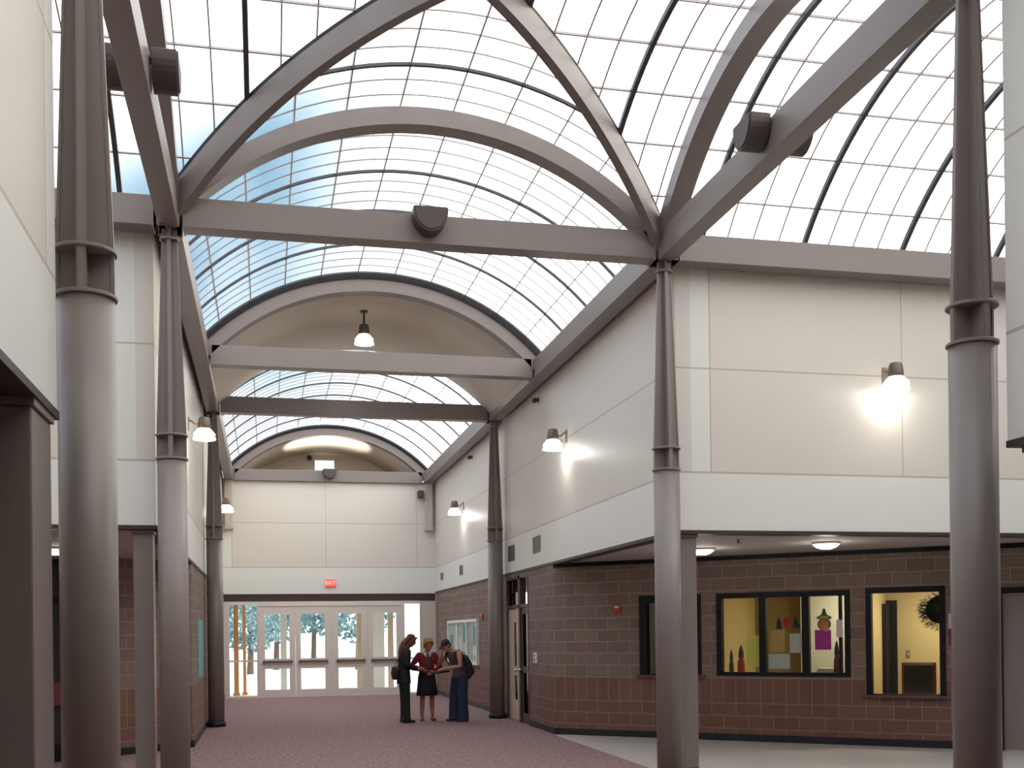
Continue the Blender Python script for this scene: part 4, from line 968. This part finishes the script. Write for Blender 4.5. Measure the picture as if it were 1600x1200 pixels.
def shoe(M, ankle, toe_dir=(0, -1, 0), L=.25, w=.045):
    a = Vector(ankle); d = Vector(toe_dir).normalized(); l = V(-d.y, d.x, 0)
    sweep(M, [(*(V(a.x, a.y, .042)-d*.05), w*.85, .040), (*(V(a.x, a.y, .048)+d*.02), w*.95, .046), (*(V(a.x, a.y, .036)+d*.10), w*1.1, .034), (*(V(a.x, a.y, .028)+d*(L-.07)), w*.85, .024)], n=14, side=tuple(l), cap=.8)
RX = lambda a: Matrix.Rotation(a, 3, 'X'); RZ = lambda a: Matrix.Rotation(a, 3, 'Z')

# --- woman in red jacket facing the viewer
P2 = thing('person', 'woman in a red jacket and dark knee skirt facing the viewer, hand on hip', 'person', (4.20, 9.88, 0), math.radians(4), group='people talking in the corridor')
hc = V(.03, -.03, 1.555); HR = RZ(math.radians(14)) @ RX(math.radians(10))
J = dict(eR=V(-.315, .03, 1.13), wR=V(-.165, -.125, 1.08), eL=V(.28, .02, 1.10), wL=V(.125, -.155, 1.005))
M = MB(); head(M, hc, HR)
sweep(M, [(0, .0, 1.33, .05, .05), (.012, -.01, 1.47, .048, .05)], n=12)
sweep(M, [(0, 0, .88, .155, .10), (0, 0, 1.02, .125, .085), (0, 0, 1.18, .14, .095), (0, .005, 1.32, .15, .085), (0, 0, 1.385, .09, .06)], n=16, side=(1, 0, 0))
for s_, e_, w_ in ((-1, J['eR'], J['wR']), (1, J['eL'], J['wL'])):
    limb(M, [(s_*.165, 0, 1.355, .05), (*e_, .038), (*w_, .026)])
    limb(M, [(s_*.085, 0, .88, .085), (s_*.10, -.01, .47, .052), (s_*.105, .015, .30, .053), (s_*.11, .01, .09, .033)])
    limb(M, [(s_*.11, .02, .06, .026), (s_*.115, -.10, .030, .018)])
hand(M, J['wR'], V(.55, -.45, -.35), V(.3, .85, -.1), .7, 1); hand(M, J['wL'], V(-.75, -.25, -.25), V(0, .95, -.15), .5, -1)
remeshed(M, 'body', 'skin_tan', P2, .008, 3); face_parts(P2, hc, HR)
M = MB()
sweep(M, [(0, 0, .94, .165, .115), (0, 0, 1.03, .15, .11), (0, 0, 1.18, .165, .12), (0, .005, 1.31, .175, .108), (0, .005, 1.375, .115, .08)], n=18, side=(1, 0, 0), cap=.3)
for s_, e_, w_ in ((-1, J['eR'], J['wR']), (1, J['eL'], J['wL'])): limb(M, [(s_*.155, .0, 1.345, .072), (*(V(s_*.155, 0, 1.345).lerp(e_, .5)), .066), (*e_, .056), (*(e_.lerp(w_, .55)), .048), (*(e_.lerp(w_, .93)), .042)])
remeshed(M, 'jacket', 'red_jacket', P2, .011, 3)
M = MB(); sweep(M, [(0, -.02, 1.005, .165, .12), (0, 0, .90, .185, .135), (0, 0, .70, .205, .155), (0, 0, .52, .225, .17)], n=28, side=(1, 0, 0), cap=.02); M.obj('skirt', 'skirt', P2, smooth=True, base=(0, 0, 0))
M = MB(); sweep(M, [(.0, -.098, 1.36, .035, .012), (.008, -.122, 1.28, .042, .012), (.022, -.135, 1.17, .04, .012), (.03, -.135, 1.10, .03, .01)], n=12, side=(1, 0, 0)); M.obj('scarf', 'scarf', P2, smooth=True, base=(0, 0, 0))
M = MB()
for s_ in (-1, 1): sweep(M, [(s_*.06, .0, 1.41, .018, .012), (s_*.05, -.075, 1.375, .024, .012), (s_*.028, -.112, 1.325, .016, .008)], n=10)
M.obj('collar', 'white_cloth', P2, smooth=True, base=(0, 0, 0))
M = MB(); q = lambda x, y, z: hc+HR @ V(x, y, z)
ellipsoid(M, q(0, .028, .052), (.092, .10, .088), R=HR); ellipsoid(M, q(0, .055, -.01), (.085, .07, .085), R=HR)
rr = random.Random(5)
for k in range(46):
    a, b_ = rr.uniform(0, 6.283), rr.uniform(.05, 1.25); p = q(.09*math.sin(b_)*math.cos(a), .028+.098*math.sin(b_)*math.sin(a), .055+.09*math.cos(b_)); ellipsoid(M, p, (.021, .021, .021), n=8, rows=5)
for s_ in (-1, 1): sweep(M, [tuple(q(s_*.045, -.075, .085))+(.026,), tuple(q(s_*.082, -.03, .05))+(.024,), tuple(q(s_*.086, .01, -.02))+(.022,)], n=8)
remeshed(M, 'hair', 'hair_blonde', P2, .009, 1)
for s_ in (-1, 1):
    M = MB(); shoe(M, (s_*.112, .03, 0), (s_*.12, -1, 0), .22, .040); M.obj('shoe', 'shoe_red', P2, smooth=True, base=(0, 0, 0))

# --- woman in dark suit, facing right, head bowed
P1 = thing('person', 'woman in a dark trouser suit with long brown hair, seen from the side', 'person', (3.72, 9.58, 0), math.radians(98), group='people talking in the corridor')
hc = V(.0, -.135, 1.655); HR = RX(math.radians(24))
J = dict(eR=V(-.23, .05, 1.19), wR=V(-.10, -.20, 1.075), eL=V(.23, .04, 1.19), wL=V(.08, -.22, 1.07))
M = MB(); head(M, hc, HR)
sweep(M, [(0, -.02, 1.42, .052, .055), (0, -.075, 1.575, .048, .05)], n=12)
sweep(M, [(0, .02, .92, .155, .11), (0, .025, 1.07, .125, .09), (0, .015, 1.25, .14, .10), (0, -.005, 1.40, .155, .09), (0, -.015, 1.47, .09, .06)], n=16, side=(1, 0, 0))
for s_, e_, w_ in ((-1, J['eR'], J['wR']), (1, J['eL'], J['wL'])):
    limb(M, [(s_*.17, -.005, 1.435, .052), (*e_, .038), (*w_, .026)])
    limb(M, [(s_*.085, .02, .92, .085), (s_*.09, .0, .49, .056), (s_*.09, .02, .32, .054), (s_*.092, .01, .09, .036)])
    limb(M, [(s_*.092, .02, .06, .026), (s_*.10, -.10, .030, .018)])
hand(M, J['wR'], V(.3, -.85, -.25), V(.6, 0, .75), .8, 1); hand(M, J['wL'], V(-.25, -.85, -.3), V(-.6, 0, .75), .8, -1)
remeshed(M, 'body', 'skin', P1, .008, 3); face_parts(P1, hc, HR)
M = MB()
sweep(M, [(0, .035, .80, .185, .145), (0, .035, .93, .175, .135), (0, .03, 1.08, .155, .12), (0, .02, 1.25, .17, .128), (0, .0, 1.39, .185, .115), (0, -.02, 1.475, .115, .085)], n=18, side=(1, 0, 0), cap=.2)
for s_, e_, w_ in ((-1, J['eR'], J['wR']), (1, J['eL'], J['wL'])): limb(M, [(s_*.16, -.005, 1.425, .075), (*(V(s_*.16, 0, 1.425).lerp(e_, .5)), .068), (*e_, .058), (*(e_.lerp(w_, .55)), .050), (*(e_.lerp(w_, .95)), .044)])
remeshed(M, 'jacket', 'suit', P1, .011, 3)
M = MB()
sweep(M, [(0, .03, 1.02, .15, .11), (0, .03, .90, .17, .125)], n=16, side=(1, 0, 0), cap=.2)
for s_ in (-1, 1): limb(M, [(s_*.08, .025, .90, .105), (s_*.088, .015, .60, .085), (s_*.09, .01, .35, .078), (s_*.092, .01, .12, .082), (s_*.092, .005, .045, .088)])
remeshed(M, 'trousers', 'suit', P1, .011, 3)
M = MB(); q = lambda x, y, z: hc+HR @ V(x, y, z)
ellipsoid(M, q(0, .03, .045), (.09, .098, .088), R=HR); ellipsoid(M, q(0, .07, -.02), (.085, .065, .09), R=HR)
sweep(M, [tuple(q(0, .085, .0))+(.085, .055), (0, .035, 1.60, .10, .055), (0, .075, 1.50, .115, .05), (0, .105, 1.38, .105, .038), (0, .115, 1.30, .07, .022)], n=14, side=(1, 0, 0))
for s_ in (-1, 1): sweep(M, [tuple(q(s_*.045, -.07, .085))+(.022,), tuple(q(s_*.085, -.02, .03))+(.026,), tuple(q(s_*.088, .02, -.06))+(.03,), (s_*.10, .015, 1.50, .035), (s_*.10, .03, 1.42, .02)], n=9)
remeshed(M, 'hair', 'hair_brown', P1, .010, 2)
for s_ in (-1, 1):
    M = MB(); shoe(M, (s_*.092, .03, 0), (s_*.08, -1, 0), .25, .042); M.obj('shoe', 'shoe_dark', P1, smooth=True, base=(0, 0, 0))
# --- person in grey sleeveless top, jeans and cap leaning in from the right
P3 = thing('person', 'person in a grey sleeveless top, baggy jeans and dark cap leaning forward', 'person', (4.78, 9.50, 0), math.radians(-60), group='people talking in the corridor')
hc = V(.0, -.30, 1.545); HR = RX(math.radians(38))
J = dict(eL=V(.27, -.16, 1.13), wL=V(.12, -.42, 1.09), eR=V(-.24, -.30, 1.16), wR=V(-.06, -.36, 1.36))
M = MB(); head(M, hc, HR)
sweep(M, [(0, -.12, 1.40, .056, .058), (0, -.235, 1.49, .052, .054)], n=12)
sweep(M, [(0, .05, .92, .15, .105), (0, .03, 1.06, .13, .095), (0, -.03, 1.22, .15, .105), (0, -.10, 1.36, .165, .095), (0, -.135, 1.42, .10, .065)], n=16, side=(1, 0, 0))
for s_, e_, w_ in ((1, J['eL'], J['wL']), (-1, J['eR'], J['wR'])):
    limb(M, [(s_*.185, -.115, 1.385, .056), (*(V(s_*.185, -.115, 1.385).lerp(e_, .5)), .050), (*e_, .040), (*(e_.lerp(w_, .4)), .041), (*w_, .027)])
    limb(M, [(s_*.085, .05, .92, .088), (s_*.11, .01, .49, .058), (s_*.12, .03, .30, .056), (s_*.125, .02, .09, .036)])
    limb(M, [(s_*.125, .03, .06, .026), (s_*.135, -.10, .030, .018)])
hand(M, J['wL'], V(-.45, -.85, -.15), V(-.1, .1, -1), .35, -1); hand(M, J['wR'], V(.35, -.25, .9), V(.3, .9, 0), .9, 1)
remeshed(M, 'body', 'skin', P3, .008, 3); face_parts(P3, hc, HR)
M = MB()
sweep(M, [(0, .055, .86, .175, .13), (0, .05, .98, .165, .125), (0, .02, 1.10, .15, .115), (0, -.035, 1.23, .165, .122), (0, -.10, 1.345, .165, .112), (0, -.135, 1.42, .12, .085)], n=18, side=(1, 0, 0), cap=.2)
for s_ in (-1, 1): ellipsoid(M, (s_*.155, -.108, 1.385), (.05, .068, .06))
remeshed(M, 'sleeveless_top', 'grey_top', P3, .011, 3)
M = MB(); sweep(M, [(0, .055, .98, .15, .11), (0, .055, .86, .178, .135)], n=16, side=(1, 0, 0), cap=.2)
for s_ in (-1, 1): limb(M, [(s_*.09, .05, .87, .12), (s_*.115, .02, .60, .112), (s_*.132, .01, .35, .110), (s_*.14, .015, .13, .116), (s_*.14, .01, .055, .122)])
remeshed(M, 'jeans', 'jeans', P3, .011, 3)
M = MB(); q = lambda x, y, z: hc+HR @ V(x, y, z); ellipsoid(M, q(0, .045, -.005), (.080, .068, .085), R=HR); remeshed(M, 'hair', 'hair_brown', P3, .010, 1)
M = MB(); ellipsoid(M, q(0, .016, .055), (.086, .102, .075), R=HR)
sweep(M, [tuple(q(0, -.07, .055))+(.075, .008), tuple(q(0, -.12, .045))+(.072, .006), tuple(q(0, -.165, .03))+(.05, .005)], n=14, side=(1, 0, 0))
ellipsoid(M, q(0, .016, .13), (.012, .012, .006)); remeshed(M, 'cap', 'cap', P3, .006, 1)
for s_ in (-1, 1):
    M = MB(); shoe(M, (s_*.125, .03, 0), (s_*.1, -1, 0), .28, .048); M.obj('shoe', 'shoe_dark', P3, smooth=True, base=(0, 0, 0))

def carried(name, label, cat, p, lp):
    """a carried object placed in a person's local frame"""
    c = p.matrix_basis @ Vector(lp); t = thing(name, label, cat, c, p.rotation_euler.z); return t
bpy.context.view_layer.update()
# backpack on the person with the cap
t = carried('backpack', 'black backpack on the back of the person with the cap', 'backpack', P3, (0, 0, 0))
M = MB(); sweep(M, [(.03, .19, .90, .14, .085), (.03, .215, 1.02, .16, .115), (.03, .19, 1.16, .155, .11), (.03, .13, 1.30, .12, .075)], n=18, side=(1, 0, 0), cap=.7); M.obj('bag_body', 'black', t, smooth=True, base=(0, 0, 0))
M = MB(); sweep(M, [(.03, .30, .95, .11, .035), (.03, .325, 1.02, .115, .04), (.03, .305, 1.09, .105, .032)], n=14, side=(1, 0, 0)); M.obj('front_pocket', 'black', t, smooth=True, base=(0, 0, 0))
for s_ in (-1, 1):
    M = MB(); sweep(M, [(s_*.09, .09, 1.33, .026, .009), (s_*.13, -.07, 1.455, .026, .009), (s_*.14, -.20, 1.40, .026, .009), (s_*.15, -.19, 1.27, .024, .009), (s_*.17, -.05, 1.10, .02, .008), (s_*.15, .12, .98, .02, .008)], n=8, side=(1, 0, 0)); M.obj('shoulder_strap', 'black', t, smooth=True, base=(0, 0, 0))
M = MB(); sweep(M, [(-.02, .13, 1.36, .008), (.0, .13, 1.40, .009), (.06, .13, 1.40, .009), (.08, .13, 1.36, .008)], n=8); M.obj('top_loop', 'black', t, smooth=True, base=(0, 0, 0))
# dark folder held flat
t = carried('folder', 'dark folder held flat by the person with the cap', 'folder', P3, (0, 0, 0))
M = MB(); M.hexa([(-.14, -.62, .985), (.15, -.62, .985), (.15, -.32, 1.025), (-.14, -.32, 1.025), (-.14, -.62, .997), (.15, -.62, .997), (.15, -.32, 1.037), (-.14, -.32, 1.037)]); M.obj('lower_cover', 'black', t, base=(0, 0, 0))
M = MB(); M.hexa([(-.13, -.61, .998), (.14, -.61, .998), (.14, -.33, 1.038), (-.13, -.33, 1.038), (-.13, -.61, 1.012), (.14, -.61, 1.012), (.14, -.33, 1.052), (-.13, -.33, 1.052)]); M.obj('sheets', 'suit', t, base=(0, 0, 0))
# shoulder bag of the woman in the suit
t = carried('shoulder_bag', 'black shoulder bag on the woman in the dark suit', 'bag', P1, (0, 0, 0))
M = MB(); sweep(M, [(-.02, .22, .90, .13, .055), (-.02, .235, 1.0, .14, .065), (-.02, .225, 1.12, .12, .05)], n=16, side=(1, 0, 0), cap=.6); M.obj('bag_body', 'black', t, smooth=True, base=(0, 0, 0))
M = MB(); sweep(M, [(-.12, .22, 1.12, .012, .006), (-.18, .10, 1.32, .014, .006), (-.15, -.0, 1.508, .016, .007), (-.11, .09, 1.42, .014, .006), (.06, .20, 1.14, .012, .006)], n=8); M.obj('strap', 'black', t, smooth=True, base=(0, 0, 0))
# paper the woman in the suit looks at
t = carried('paper', 'small paper held at waist height by the woman in the dark suit', 'paper', P1, (0, 0, 0))
M = MB(); M.hexa([(-.10, -.42, 1.015), (.09, -.42, 1.015), (.09, -.30, 1.075), (-.10, -.30, 1.075), (-.10, -.42, 1.018), (.09, -.42, 1.018), (.09, -.30, 1.078), (-.10, -.30, 1.078)]); M.obj('sheet', 'dark_red', t, base=(0, 0, 0))
